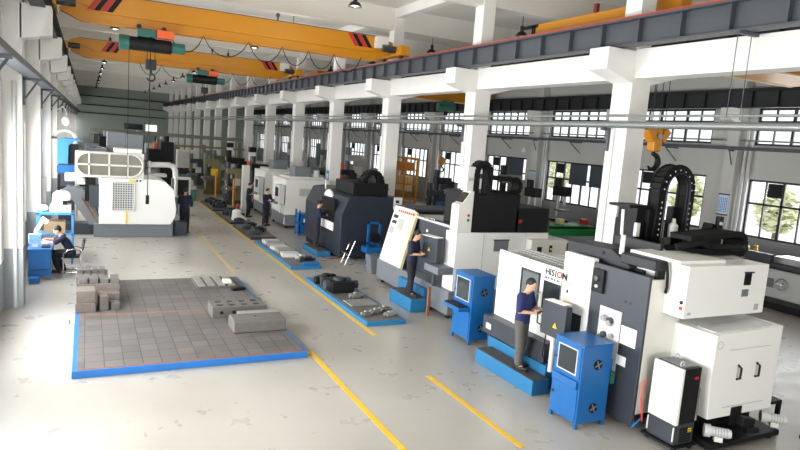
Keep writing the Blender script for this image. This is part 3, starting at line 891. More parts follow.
# lying cable chain loop on the roof
path = [(9.0, 3.1), (10.2, 3.18)] + [(10.25 + .2 * math.sin(a), 2.98 + .2 * math.cos(a)) for a in [.3 + i * .45 for i in range(6)]] + [(10.2, 2.86), (9.1, 2.88)]
chain('cable_chain', path, 7.0, 7.4, .1, m1)
mb = MB(); mb.tube([(8.8, 7.1, 2.95), (9.2, 6.95, 3.05), (9.6, 6.98, 2.95), (10.2, 6.95, 2.95), (10.6, 7.1, 2.9)], .06, 8); mb.tube([(8.8, 7.3, 2.9), (9.3, 7.2, 2.9), (10.1, 7.1, 2.88)], .05, 8)
mb.build('cable_bundle', 'rubber', m1, smooth=True)
mb = MB(); mb.box(10.2, 10.55, 7.55, 7.8, 2.75, 3.05); mb.obox((10.3, 7.6, 3.15), (.3, .2, .2), Matrix.Rotation(.3, 3, 'Y')); mb.cyl((10.35, 7.5, 3.2), (10.35, 7.5, 3.42), .07, 10); mb.cyl((10.15, 7.45, 3.1), (10.2, 7.2, 3.1), .06, 10)
mb.build('valve_block', 'black', m1)
mb = MB(); mb.cyl((10.3, 7.44, 3.3), (10.3, 7.4, 3.3), .03, 10); mb.cyl((10.42, 7.44, 3.3), (10.42, 7.4, 3.3), .03, 10); mb.each('valve_cap', 'lgrey', m1)

# control pendant on its swing post: part of the near machine
pd = part('control_pendant', 'darkm', m1, 7.36, 7.5, 7.95, 8.58, 1.12, 1.74, bev=.012)
mb = MB()
for i in range(5): mb.cyl((7.42 + .05 * (i % 2), 8.58, 1.2 + i * .1), (7.42 + .05 * (i % 2), 8.63, 1.2 + i * .1), .025, 10)
mb.each('control_knob', 'black', pd)
B(7.38, 7.48, 8.575, 8.59, 1.45, 1.7).build('screen', 'glassd', pd)
MB().tube([(7.38, 8.6, 1.25), (7.33, 8.64, 1.28), (7.33, 8.64, 1.46), (7.38, 8.6, 1.49)], .014, 8).build('grip', 'black', pd)
warn_sign(pd, 7.36, 8.2, 1.3, .055)
MB().cyl((7.46, 8.3, .46), (7.46, 8.3, 1.08), .05, 14).cyl((7.46, 8.3, 1.08), (7.46, 8.3, 1.12), .09, 14).box(7.46, 7.8, 8.25, 8.35, .46, .56).build('pendant_arm', 'offw', m1, smooth=True)
MB().tube([(7.45, 8.5, 1.1), (7.43, 8.52, .7), (7.5, 8.5, .55), (7.72, 8.5, .5)], .014, 6).build('pendant_cable', 'rubber', m1)
tag(MB().obox((7.46, 8.28, 1.747), (.2, .46, .008), Matrix.Rotation(.1, 3, 'Z')).build('paper_sheet', 'paper'), 'white sheets of paper lying on the grey control pendant of the near machine', 'paper')
t = thing('operator_step', 'two level blue step with dark tread along the near white machine', 'step', (7.4, 9.4, 0))
B(7.14, 7.52, 8.36, 10.2, 0, .28).build('lower_step', 'stepb', t, bev=.01)
B(7.15, 7.51, 8.38, 10.18, .28, .29).build('tread', 'tread', t)
B(7.53, 7.71, 8.5, 10.35, .29, .47).build('upper_step', 'stepb', t, bev=.006)
B(7.53, 7.7, 8.52, 10.33, .0, .3).build('riser', 'stepb', t)

# chiller unit
t = thing('chiller_unit', 'white and black chiller box with a black base beside the near machine', 'chiller', (8.22, 6.26, 0))
mb = MB()
for x in (7.98, 8.32):
    for y in (6.0, 6.5): mb.cyl((x, y - .02, .04), (x, y + .02, .04), .04, 12)
mb.each('caster', 'rubber', t)
B(7.88, 8.4, 5.94, 6.56, .07, .1).build('base_plate', 'black', t)
bs = B(7.94, 8.36, 5.99, 6.5, .1, .42).build('base_unit', 'darkm', t, bev=.01)
mb = MB()
for i in range(8): mb.box(8.05, 8.3, 5.98, 5.992, .14 + i * .03, .152 + i * .03)
mb.build('vent_slats', 'black', bs)
B(8.22, 8.3, 5.98, 5.99, .28, .36).build('warning_label', 'warn', bs)
mb = MB(); mb.box(7.925, 7.945, 6.48, 6.5, .16, .38); mb.box(7.925, 7.945, 6.0, 6.02, .16, .38); mb.each('latch', 'offw', bs)
MB().box(7.93, 7.985, 5.98, 6.51, .42, 1.3).build('white_cover', 'white', t, bev=.006)
by = B(7.985, 8.36, 5.99, 6.5, .42, 1.3).build('body', 'black', t, bev=.008)
B(8.03, 8.32, 6.04, 6.46, 1.3, 1.315).build('fan_grille', 'midm', by)
MB().box(8.22, 8.3, 5.982, 5.99, 1.12, 1.16).build('red_label', 'redt', by)
MB().box(8.33, 8.37, 5.975, 5.985, .46, .98).build('side_rail', 'chrome', by)
for x, y in ((8.05, 6.1), (8.3, 6.4)): MB().tube([(x + .04 * math.cos(a), y, 1.34 + .04 * math.sin(a)) for a in [i * PI / 6 for i in range(12)]], .01, 6, closed=True).build('lifting_eye', 'lgrey', by)
tag(MB().tube([(7.93, 6.62, .9), (7.86, 6.6, .8), (7.84, 6.58, .6), (7.88, 6.57, .35), (7.9, 6.57, .24)], .014, 8).build('hose', 'hose', smooth=True), 'thin red hose between the dark cabinet and the white chiller', 'hose')
tag(MB().tube([(7.83, 6.66, .2), (7.74, 6.62, .12), (7.76, 6.58, .2), (7.86, 6.56, .3)], .012, 8).build('cable', 'blue', smooth=True), 'thin blue cable looping near the floor beside the white chiller', 'cable')
tag(MB().tube([(8.52 + .1 * math.sin(a), 6.2 + .02 * i, .72 + .2 * math.cos(a)) for i, a in enumerate([k * .35 for k in range(10)])], .02, 8).build('hose', 'rubber', smooth=True), 'black hose loop behind the white chiller', 'hose')

# ---------------------------------------------------------------- blue computer cabinets
def blue_cabinet(x0, x1, y0, y1, zt, label, keyboard):
    t = thing('computer_cabinet', label, 'cabinet', ((x0 + x1) / 2, (y0 + y1) / 2, 0))
    B(x0, x1, y0, y1, .09, zt).build('body', 'blue', t, bev=.008)
    B(x0 - .01, x1 + .01, y0 - .01, y1 + .01, zt, zt + .02).build('top', 'blue', t, bev=.005)
    for x in (x0 + .03, x1 - .03):
        for y in (y0 + .03, y1 - .03): B(x - .025, x + .025, y - .025, y + .025, 0, .09).build('leg', 'blue', t)
    zu = zt * .47
    du = B(x0 - .015, x0, y0 + .03, y1 - .03, zu + .17, zt - .02).build('door', 'blue', t, bev=.004)
    w0, w1 = y0 + .12, y1 - .12
    B(x0 - .02, x0 - .012, w0, w1, zu + .24, zt - .1).build('door_window', 'glassd', du)
    MB().box(x0 - .022, x0 - .014, w0 - .02, w0, zu + .22, zt - .08).box(x0 - .022, x0 - .014, w1, w1 + .02, zu + .22, zt - .08).box(x0 - .022, x0 - .014, w0, w1, zt - .1, zt - .08).box(x0 - .022, x0 - .014, w0, w1, zu + .22, zu + .24).build('window_frame', 'lgrey', du)
    MB().cyl((x0 - .04, y1 - .07, zu + .4), (x0 - .012, y1 - .07, zu + .4), .022, 10).build('door_knob', 'darkm', du)
    dl = B(x0 - .015, x0, y0 + .03, y1 - .03, .12, zu).build('door', 'blue', t, bev=.004)
    MB().cyl((x0 - .04, y1 - .07, zu - .2), (x0 - .012, y1 - .07, zu - .2), .022, 10).build('door_knob', 'darkm', dl)
    if keyboard:
        k = B(x0 - .3, x0, y0 + .05, y1 - .05, zu + .04, zu + .12).build('keyboard_drawer', 'blue', t, bev=.006)
        B(x0 - .28, x0 - .04, y0 + .08, y1 - .08, zu + .12, zu + .14).build('keyboard', 'black', k)
    else:
        k = B(x0 - .05, x0, y0 + .04, y1 - .04, zu + .02, zu + .14).build('keyboard_drawer', 'blue', t, bev=.006)
    # fan grilles on the side facing the viewer
    for z in (zt * .77, zt * .24):
        g = MB().cyl(((x0 + x1) / 2 + .02, y0 - .012, z), ((x0 + x1) / 2 + .02, y0, z), .085, 18).build('fan_grille', 'black', t)
        mm = MB()
        for i in range(4):
            a = i * PI / 2 + .4
            mm.obox(((x0 + x1) / 2 + .02 + .04 * math.cos(a), y0 - .014, z + .04 * math.sin(a)), (.07, .006, .022), Matrix.Rotation(-a, 3, 'Y'))
        mm.build('fan_blade', 'midm', g)
    return t
blue_cabinet(6.98, 7.6, 7.05, 7.7, 1.37, 'blue computer cabinet with two fan grilles beside the control pendant of the lettered machine', False)
blue_cabinet(7.55, 8.12, 11.1, 11.85, 1.53, 'blue computer cabinet with keyboard drawer pulled out, beside the machine with the ivory door', True)

# ---------------------------------------------------------------- second machine
m2 = thing('turning_center', 'white and grey machine with a slanted ivory door, the second from the viewer', 'machine', (9.6, 14.6, 0))
part('bed', 'midm', m2, 8.05, 11.2, 12.9, 17.2, .12, .72, bev=.02)
mb = MB()
for x in (8.2, 11.0):
    for y in (13.1, 15, 17.0): mb.cyl((x, y, 0), (x, y, .12), .06, 10)
mb.each('levelling_foot', 'black', m2)
bd = part('white_body', 'white', m2, 8.2, 11.1, 13.0, 13.5, .4, 2.2, bev=.012)
MB().box(9.02, 9.03, 12.992, 13.0, .45, 2.18).box(10.35, 10.36, 12.992, 13.0, .45, 2.18).each('panel_gap', 'label', bd)
B(9.35, 9.8, 12.985, 13.0, 1.72, 2.0).build('vent_grille', 'midm', bd)
B(9.33, 9.82, 12.975, 13.0, 2.0, 2.03).build('vent_hood', 'darkm', bd)
rb = part('electric_box', 'offw', m2, 10.4, 11.6, 12.8, 13.9, .9, 2.05, bev=.012)
B(10.6, 10.75, 12.79, 12.802, 1.7, 1.86).build('vent_opening', 'black', rb)
sw = B(11.0, 11.1, 12.79, 12.802, 1.72, 1.9).build('switch_plate', 'black', rb)
MB().cyl((11.05, 12.77, 1.8), (11.05, 12.79, 1.8), .03, 10).build('switch', 'warn', sw)
# slanted ivory door
dr = MB().prism([(7.95, .78), (8.03, .72), (8.46, 2.36), (8.38, 2.42)], 'y', 15.6, 16.85).build('slanted_door', 'ivory', m2, bev=.01)
nx = V((-.967, 0, .253)).normalized()
def on_door(y, s): return V((7.95 + (8.38 - 7.95) * s, y, .78 + (2.42 - .78) * s)) + nx * .004
def door_patch(name, y0, y1, s0, s1, m, th=.006):
    a = [on_door(y0, s0), on_door(y1, s0), on_door(y1, s1), on_door(y0, s1)]
    b = [p + nx * th for p in a]
    MB().add(a + b, [(0, 1, 2, 3), (4, 5, 6, 7), (0, 1, 5, 4), (1, 2, 6, 5), (2, 3, 7, 6), (3, 0, 4, 7)]).build(name, m, dr)
for i in range(8): door_patch('red_lettering', 15.55 + i * .13, 15.63 + i * .13, .9, .945, 'redt')
door_patch('dark_window', 16.45, 16.75, .78, .84, 'navym'); door_patch('dark_window', 16.45, 16.75, .68, .74, 'navym')
door_patch('notice_sheet', 15.6, 15.95, .56, .88, 'offw'); door_patch('notice_sheet', 16.0, 16.32, .6, .8, 'label'); door_patch('notice_sheet', 16.5, 16.75, .5, .62, 'label')
MB().prism([(7.98, .76), (8.06, .72), (8.47, 2.34), (8.4, 2.38)], 'y', 15.5, 15.6).build('frame_edge', 'cream', m2)
part('recess_panel', 'darkm', m2, 8.45, 8.55, 13.5, 15.4, .72, 2.3, bev=.01)
part('rear_body', 'darkm', m2, 8.5, 10.2, 13.5, 15.85, .72, 2.2)
part('rear_body', 'darkm', m2, 8.55, 10.2, 15.8, 17.0, .72, 2.28)
MB().box(8.4, 10.1, 13.5, 15.85, 2.22, 2.28).build('sliding_cover', 'lgrey', m2)
MB().box(8.38, 10.2, 15.85, 16.95, 2.36, 2.42).build('sliding_cover', 'darkm', m2)
MB().cyl((8.36, 14.35, 2.31), (8.36, 14.95, 2.31), .03, 10).build('handle_bar', 'chrome', m2)
MB().cyl((8.42, 14.9, 1.95), (8.46, 14.9, 1.95), .04, 10).build('lamp', 'white', m2)
p2 = part('control_pendant', 'darkm', m2, 7.85, 8.0, 13.3, 14.05, 1.36, 1.98, bev=.015)
warn_sign(p2, 7.85, 13.7, 1.62, .055)
part('pendant_shelf', 'midm', m2, 7.75, 8.2, 13.0, 13.7, 1.14, 1.32, bev=.012)
MB().cyl((8.0, 13.6, .72), (8.0, 13.6, 1.14), .05, 10).build('pendant_post', 'darkm', m2)
tag(MB().obox((7.95, 13.75, 1.99), (.22, .6, .012), Matrix.Rotation(.2, 3, 'Z')).build('paper_sheet', 'paper'), 'white paper lying on the dark pendant where the second operator stands', 'paper')
# beige mast with screen niche
ms = MB().prism([(8.2, 2.2), (8.62, 2.2), (8.62, 3.25), (8.52, 3.25), (8.32, 2.95), (8.2, 2.9)], 'y', 13.0, 13.35).build('mast', 'offw', m2, bev=.015)
part('mast_top', 'offw', m2, 8.38, 8.62, 13.02, 13.3, 3.25, 3.85, bev=.015)
MB().obox((8.41, 13.17, 3.1), (.36, .3, .02), Matrix.Rotation(-.84, 3, 'Y')).build('niche_screen', 'glassd', ms)
for z, c in ((2.52, 'green'), (2.64, 'red')): MB().cyl((8.5, 12.98, z), (8.5, 13.0, z), .035, 12).build('push_button', c, ms)
B(8.43, 8.58, 13.01, 13.022, 3.5, 3.58).build('type_plate', 'label', m2)
part('dark_housing', 'black', m2, 8.62, 10.1, 13.05, 14.4, 2.2, 3.2, bev=.02)
part('dark_housing', 'black', m2, 10.0, 11.1, 13.05, 14.6, 2.2, 2.85, bev=.02)
MB().cyl((10.15, 13.03, 2.5), (10.15, 13.05, 2.5), .05, 12).build('red_knob', 'red', m2)
path = [(8.66, 3.1), (8.66, 3.6)] + [(8.86 - .2 * math.cos(a), 3.72 + .22 * math.sin(a)) for a in [i * PI / 10 for i in range(11)]] + [(9.06, 3.5), (9.06, 3.15)]
chain('cable_chain', path, 13.02, 13.25, .16, m2)
path = [(9.1, 3.6), (10.0, 3.56)] + [(10.05 + .2 * math.sin(a), 3.38 + .2 * math.cos(a)) for a in [.1 + i * .45 for i in range(7)]] + [(9.95, 3.17), (9.3, 3.2)]
chain('cable_chain', path, 13.3, 13.6, .12, m2)
t = thing('operator_step', 'blue two level step below the operator at the slanted ivory door', 'step', (7.5, 14.5, 0))
B(7.45, 7.9, 13.7, 14.95, 0, .35).build('lower_step', 'stepb', t, bev=.01)
B(7.46, 7.89, 13.72, 14.93, .35, .36).build('tread', 'tread', t)
B(7.91, 8.04, 13.9, 15.4, 0, .56).build('upper_step', 'stepb', t, bev=.01)
tag(B(7.75, 7.82, 13.35, 13.43, 0, .75).build('red_post', 'rust', bev=.01), 'thin reddish post at the end of the second blue step', 'post')

# ---------------------------------------------------------------- third machine (dark)
m3 = thing('turning_center', 'dark blue grey machine with a black cable chain, third from the viewer', 'machine', (9.3, 21.6, 0))
MB().prism([(8.0, .1), (10.2, .1), (10.2, 2.3), (8.55, 2.3), (8.25, 2.22), (8.0, 1.6)], 'y', 20.3, 22.6).build('body', 'navym', m3, bev=.02)
MB().prism([(8.02, .2), (9.6, .2), (9.6, 2.32), (8.7, 2.34), (8.3, 2.28), (8.02, 1.7)], 'y', 22.6, 24.4).build('headstock_body', 'navym', m3, bev=.02)
B(8.05, 8.3, 20.9, 24.2, .02, .2).build('foot', 'black', m3)
part('door_recess', 'black', m3, 7.97, 8.06, 21.0, 22.3, .9, 2.1)
B(7.94, 7.98, 20.95, 22.2, .95, 1.25).build('lower_sign', 'white', m3)
MB().ell((8.2, 22.2, 2.05), (.14, .42, .3), 14, 8).build('white_hood', 'white', m3, smooth=True)
part('chain_deck', 'black', m3, 8.5, 9.9, 20.6, 22.4, 2.3, 2.75, bev=.03)
path = [(8.95, 2.75), (9.0, 2.78)] + [(9.35 - .34 * math.cos(a), 2.75 + .4 * math.sin(a)) for a in [i * PI / 9 for i in range(10)]] + [(9.9, 2.5)]
chain('cable_chain', path, 20.7, 21.1, .16, m3)
bx = part('junction_box', 'offw', m3, 10.0, 10.3, 20.2, 20.5, 1.85, 2.3, bev=.01)
MB().box(10.03, 10.17, 20.19, 20.2, 2.1, 2.2).box(10.03, 10.17, 20.19, 20.2, 1.92, 2.02).each('display', 'black', bx)
MB().cyl((8.3, 22.9, 2.3), (8.3, 22.9, 2.65), .03, 10).build('signal_lamp', 'offw', m3)
t = thing('operator_step', 'blue low step in front of the third dark machine', 'step', (7.7, 21.6, 0))
B(7.4, 7.9, 20.9, 22.6, 0, .2).build('step_block', 'stepb', t, bev=.01)
B(7.41, 7.89, 20.92, 22.58, .2, .21).build('tread', 'tread', t)
tag(MB().tube([(7.5, 20.7, .03), (7.7, 20.5, .02), (8.0, 20.6, .02), (8.3, 20.4, .02)], .02, 6).build('hose', 'rust'), 'brown hose on the floor at the foot of the dark machine', 'hose')
# folding chair
t = thing('folding_chair', 'chrome folding chair with a dark seat by the dark machine', 'chair', (8.1, 19.75, 0))
mb = MB()
for y in (19.58, 19.95):
    mb.tube([(7.95, y, 0), (8.12, y, .42), (8.28, y, .82)], .015, 6); mb.tube([(8.28, y, 0), (7.95, y, .42)], .015, 6)
mb.tube([(8.28, 19.58, .82), (8.28, 19.95, .82)], .015, 6)
mb.build('frame', 'chrome', t)
B(7.94, 8.24, 19.6, 19.93, .41, .45).build('seat', 'black', t, bev=.01)
B(8.2, 8.28, 19.6, 19.93, .62, .82).build('backrest', 'black', t, bev=.01)
t = thing('tool_stand', 'bright blue open frame stand with a black chuck by the dark machine', 'stand', (8.95, 19.6, 0))
mb = MB(); mb.box(8.7, 8.77, 19.5, 19.57, 0, 1.5); mb.box(9.13, 9.2, 19.5, 19.57, 0, 1.5); mb.box(8.7, 9.2, 19.5, 19.57, 1.43, 1.5); mb.box(8.7, 9.2, 19.5, 19.57, .72, .79)
mb.build('frame', 'blue', t)
B(8.65, 9.22, 19.4, 19.9, .42, .62).build('base_box', 'blue', t, bev=.01)
MB().cyl((8.98, 19.4, .95), (8.98, 19.6, .95), .18, 18).build('chuck', 'black', t, smooth=True)
tag(MB().prism([(8.3, .0), (8.68, .0), (8.76, .6), (8.22, .6)], 'y', 18.1, 18.5).build('waste_bin', 'midm', bev=.01), 'grey tapered waste bin in front of the blue tool stand', 'bin')

# ---------------------------------------------------------------- white machines further down the row
def white_machine(x, y, w, d, h, label):
    t = thing('machining_center', label, 'machine', (x + w / 2, y + d / 2, 0))
    B(x, x + w, y, y + d, .12, .62).build('bed', 'midm', t, bev=.02)
    mb = MB()
    for a in (x + .1, x + w - .1):
        for b in (y + .1, y + d - .1): mb.cyl((a, b, 0), (a, b, .12), .06, 8)
    mb.each('levelling_foot', 'black', t)
    B(x - .02, x + w, y - .03, y + d, .62, h).build('body', 'offw', t, bev=.02)
    dr = B(x - .08, x - .02, y + d * .2, y + d * .8, .72, h - .2).build('door', 'white', t, bev=.01)
    B(x - .09, x - .078, y + d * .35, y + d * .65, 1.2, 1.75).build('door_window', 'glassd', dr)
    MB().tube([(x - .08, y + d * .25, 1.1), (x - .13, y + d * .25, 1.15), (x - .13, y + d * .25, 1.5), (x - .08, y + d * .25, 1.55)], .018, 6).build('door_handle', 'chrome', dr)
    cp = B(x - .35, x - .08, y - .1, y + .62, 1.1, 1.98).build('control_pendant', 'lgrey', t, bev=.02)
    B(x - .362, x - .348, y, y + .5, 1.45, 1.85).build('screen', 'glassd', cp)
    B(x - .45, x - .35, y - .02, y + .55, 1.1, 1.2).build('key_shelf', 'midm', cp)
    MB().cyl((x - .2, y + .12, .7), (x - .2, y + .12, 1.12), .04, 8).build('pendant_arm', 'offw', t)
    B(x + w * .3, x + w * .55, y - .045, y - .03, 1.5, 1.85).build('notice_sheet', 'label', t)
    B(x + w * .78, x + w * .83, y - .05, y - .03, 1.2, 1.35).build('switch', 'black', t)
    B(x + .2, x + w - .2, y + .2, y + d - .3, h, h + .12).build('roof_cover', 'lgrey', t, bev=.02)
    B(x + .5, x + 1.3, y + .5, y + 1.3, h + .12, h + .55).build('spindle_drive', 'midm', t, bev=.03)
    MB().cyl((x + 1.6, y + .6, h + .12), (x + 1.6, y + .6, h + .42), .14, 12).build('motor', 'lgrey', t)
    B(x - .02, x + .1, y + .02, y + .06, .2, .5).build('valve', 'white', t)
    return t
white_machine(8.08, 27.5, 2.1, 2.3, 2.25, 'white machining centre beyond the dark machine, with the blue boxes at its corner')
white_machine(8.15, 31.6, 2.0, 2.2, 2.3, 'white machining centre behind the first plain white one, farther down the row')
t = thing('tool_trolley', 'blue tool trolley with boxes in front of the white machining centre', 'trolley', (8.4, 25.7, 0))
B(8.1, 8.75, 25.4, 26.0, .1, .5).build('lower_box', 'blue', t, bev=.01); B(8.1, 8.75, 25.4, 26.0, .56, .95).build('upper_box', 'blue', t, bev=.01)
mb = MB()
for a in (8.13, 8.72):
    for b in (25.43, 25.97): mb.box(a - .03, a + .03, b - .03, b + .03, .06, 1.1); mb.cyl((a, b - .02, .04), (a, b + .02, .04), .04, 8)
mb.build('frame', 'blue', t)
MB().box(8.3, 8.5, 25.38, 25.4, .6, .75).build('label', 'white', t)

# ---------------------------------------------------------------- far row of old machines
def old_mill(x, y, s, cbase, ccol, label, arm='black', extra=None):
    t = thing('milling_machine', label, 'machine', (x, y, 0))
    B(x - .5 * s, x + .6 * s, y - .4 * s, y + .4 * s, 0, .25 * s).build('base', cbase, t, bev=.02)
    B(x + .05 * s, x + .5 * s, y - .28 * s, y + .28 * s, .25 * s, 1.9 * s).build('column', ccol, t, bev=.03)
    B(x - .35 * s, x + .05 * s, y - .2 * s, y + .2 * s, .25 * s, .85 * s).build('knee', cbase, t, bev=.02)
    B(x - .5 * s, x + .05 * s, y - .75 * s, y + .75 * s, .85 * s, .98 * s).build('table', 'cast', t, bev=.01)
    B(x - .45 * s, x + .4 * s, y - .18 * s, y + .18 * s, 1.75 * s, 2.05 * s).build('ram', ccol, t, bev=.03)
    MB().cyl((x - .35 * s, y, 1.2 * s), (x - .35 * s, y, 1.8 * s), .12 * s, 14).cyl((x - .35 * s, y, 1.05 * s), (x - .35 * s, y, 1.2 * s), .06 * s, 12).build('spindle_head', arm, t, smooth=True)
    MB().cyl((x - .35 * s, y, 2.05 * s), (x - .35 * s, y, 2.4 * s), .14 * s, 14).build('motor', arm, t, smooth=True)
    mb = MB(); mb.tube([(x - .55 * s, y - .62 * s + .12 * s * math.cos(a), .92 * s + .12 * s * math.sin(a)) for a in [i * PI / 6 for i in range(12)]], .014, 5, closed=True); mb.cyl((x - .55 * s, y - .62 * s, .92 * s), (x - .4 * s, y - .62 * s, .92 * s), .02, 6)
    mb.build('hand_wheel', 'chrome', t)
    B(x - .1 * s, x + .3 * s, y - .34 * s, y - .28 * s, 1.1 * s, 1.5 * s).build('control_box', extra or 'lgrey', t, bev=.01)
    return t
old_mill(7.6, 36.4, 1.0, 'darkm', 'olived', 'small grey and tan milling machine beside the amber posts far down the row', 'darkm')
old_mill(7.3, 42.0, 1.1, 'olived', 'olived', 'tan old milling machine with a yellow beam, deep in the row', 'olive', 'warn')
old_mill(8.75, 35.1, 1.2, 'navym', 'black', 'black milling machine beside the plain pale post', 'navym', 'navym')
old_mill(8.2, 39.0, 1.25, 'navym', 'black', 'dark blue milling machine past the amber posts', 'black', 'darkm')
old_mill(6.8, 45.2, 1.0, 'olive', 'darkm', 'small olive and grey milling machine at the dim end of the row', 'olive')
old_mill(8.8, 47.6, 1.1, 'midm', 'olive', 'olive milling machine near the end of the crane gantry', 'midm')
old_mill(8.6, 51.0, 1.2, 'midm', 'midm', 'grey milling machine beyond the olive gantry', 'olive')
# tall white cabinets with amber caps
for i, (x, y, h, l) in enumerate(((8.3, 41.4, 3.1, 'tall pale post with an amber band beside the tan machine'), (8.95, 38.0, 3.0, 'tall pale post with an orange band beside the dark blue machine'), (7.75, 34.2, 2.4, 'plain pale post behind the row near the white machine'))):
    t = thing('machine_mast', l, 'mast', (x, y, 0))
    B(x - .18, x + .18, y - .18, y + .18, 0, h).build('post', 'offw', t, bev=.02)
    if i < 2:
        B(x - .24, x + .24, y - .24, y + .24, h - .85, h - .55).build('band', 'orange' if i else 'orangey', t, bev=.02)
        B(x - .2, x + .2, y - .2, y + .2, h, h + .3).build('cap', 'black', t, bev=.02)
for x, y, c, l in ((6.95, 38.4, 'orangey', 'amber post standing at the aisle edge, farther of two'), (6.95, 33.3, 'orangey', 'amber post standing at the aisle edge, nearer of two')):
    t = thing('safety_post', l, 'post', (x, y, 0))
    MB().cyl((x, y, .03), (x, y, 1.7), .055, 12).build('post', c, t, smooth=True)
    B(x - .13, x + .13, y - .13, y + .13, 0, .03).build('base_plate', 'black', t)
t = thing('fire_extinguisher', 'small red fire extinguisher by the nearer amber post', 'extinguisher', (7.15, 33.0, 0))
MB().lathe([(.06, 0), (.075, .03), (.075, .38), (.03, .46)], (7.15, 33.0, 0), 14).build('cylinder', 'red', t, smooth=True)
MB().box(7.1, 7.2, 32.98, 33.02, .46, .52).build('valve_handle', 'black', t)
t = thing('machine_cover', 'tan flat bed cover behind the milling machines', 'cover', (9.2, 43, 0))
B(8.6, 10.0, 41.9, 44.5, .0, 1.5).build('bed', 'olived', t, bev=.03); B(8.5, 10.05, 41.8, 44.6, 1.5, 1.62).build('lid', 'olive', t, bev=.02)
t = thing('white_cabinet', 'white boxy machine cabinet with dark base near the olive gantry', 'cabinet', (6.7, 48.5, 0))
B(5.9, 7.4, 48, 49, 1.2, 2.5).build('upper_box', 'offw', t, bev=.02); B(5.95, 7.35, 48.05, 49, 0, 1.2).build('base', 'navym', t, bev=.02)

# machines in the dim centre background
def block_machine(x, y, w, d, h, c1, c2, label):
    t = thing('boring_machine', label, 'machine', (x + w / 2, y + d / 2, 0))
    B(x, x + w, y, y + d, 0, .6).build('bed', c1, t, bev=.03)
    B(x + w * .55, x + w * .95, y + d * .2, y + d * .8, .6, h).build('column', c1, t, bev=.03)
    B(x + w * .15, x + w * .6, y + d * .25, y + d * .7, h * .5, h * .85).build('spindle_head', c2, t, bev=.03)
    B(x + .05, x + w * .5, y + .1, y + d - .1, .6, .8).build('table', 'cast', t, bev=.02)
    B(x - .12, x + .1, y + d * .3, y + d * .5, .9, 1.5).build('control_pendant', 'lgrey', t, bev=.02)
    MB().cyl((x + w * .75, y + d * .5, h), (x + w * .75, y + d * .5, h + .35), .16, 12).build('motor', c2, t, smooth=True)
    return t
block_machine(3.0, 40.5, 1.9, 2.0, 3.2, 'black', 'black', 'tall black machine column under the orange chain hoists')
block_machine(1.2, 38.5, 1.8, 2.0, 2.7, 'darkm', 'midm', 'dark grey machine behind the large white boring mill')
block_machine(4.9, 52.0, 1.8, 2.2, 2.6, 'midm', 'lgrey', 'grey machine beyond the olive gantry in the middle')
block_machine(2.2, 56.0, 2.2, 2.2, 3.2, 'darkm', 'lgrey', 'dark machine far behind the gantry, toward the louvre window')
block_machine(-.4, 44.0, 2.0, 2.2, 3.2, 'black', 'midm', 'black machine against the left columns in the far background')
block_machine(-.6, 58.0, 2.0, 2.2, 3.0, 'darkm', 'midm', 'dark grey machine at the left end of the far hall')
block_machine(4.5, 62.0, 2.4, 2.2, 2.8, 'midm', 'lgrey', 'pale grey machine near the far end wall')
t = thing('exhaust_pipe', 'thick white pipe with an elbow behind the large white boring mill', 'pipe', (3.3, 32, 0))
MB().tube([(2.7, 32, 2.33), (3.55, 32, 2.36), (3.75, 32, 2.3), (3.85, 32, 2.1), (3.87, 32, 1.72)], .13, 14).build('pipe', 'white', t, smooth=True)
MB().cyl((2.6, 32, 2.33), (2.74, 32, 2.33), .18, 14).build('flange', 'offw', t)
part('duct_box', 'midm', t, 3.7, 4.05, 31.8, 32.2, 0, 1.72)
part('bracket', 'offw', t, 2.62, 2.72, 31.95, 32.05, 0, 2.2)
t = thing('machine_console', 'white framed console behind the dark dressed man', 'console', (4.1, 31.2, 0))
B(3.75, 4.45, 31, 31.5, .9, 1.85).build('body', 'offw', t, bev=.02); B(3.85, 4.35, 30.985, 31.0, 1.0, 1.75).build('screen', 'black', t)
B(3.95, 4.25, 31.1, 31.4, 0, .9).build('post', 'midm', t)
t = thing('bench_lathe', 'small teal and chrome lathe at the aisle end near the console', 'machine', (5.3, 38.8, 0))
B(4.85, 5.7, 37.6, 40.0, 0, .65).build('cabinet', 'green', t, bev=.02); B(4.85, 5.7, 37.6, 40.0, .65, .85).build('bed', 'machined', t)
B(4.95, 5.6, 39.2, 39.9, .85, 1.35).build('headstock', 'green', t, bev=.02); MB().cyl((5.3, 39.0, 1.1), (5.3, 39.2, 1.1), .15, 14).build('chuck', 'chrome', t)
B(5.0, 5.6, 38.0, 38.5, .85, 1.15).build('carriage', 'machined', t, bev=.02)
# ---------------------------------------------------------------- marking platform with cast iron plates
t = thing('marking_platform', 'large low platform of square iron plates with a bright blue edge', 'platform', (1.85, 14.5, 0))
B(-.2, 3.9, 11.24, 17.75, 0, .13).build('blue_frame', 'lblue', t, bev=.006)
B(-.12, 3.84, 11.32, 14.44, .13, .14).build('plate_field', 'tiles', t)
B(-.12, 3.84, 14.52, 17.7, .13, .14).build('plate_field', 'tiles', t)
MB().box(-.12, 3.84, 11.27, 11.32, .128, .139).build('rusty_seam', 'rust', t); MB().box(-.12, 3.84, 14.44, 14.52, .128, .137).build('rusty_seam', 'rust', t)
tag(MB().cyl((-.3, 14.4, .01), (-.28, 13.5, .35), .012, 6).build('steel_bar', 'black'), 'thin black bar leaning along the edge of the blue platform beside the block pile', 'bar')
def block(name, label, cat, m, x0, x1, y0, y1, z0, z1, rot=0, group=None, bev=.012):
    c = V(((x0 + x1) / 2, (y0 + y1) / 2, (z0 + z1) / 2))
    o = MB().obox(c, (x1 - x0, y1 - y0, z1 - z0), Matrix.Rotation(rot, 3, 'Z')).build(name, m, bev=bev)
    return tag(o, label, cat, group)
ZP = .14
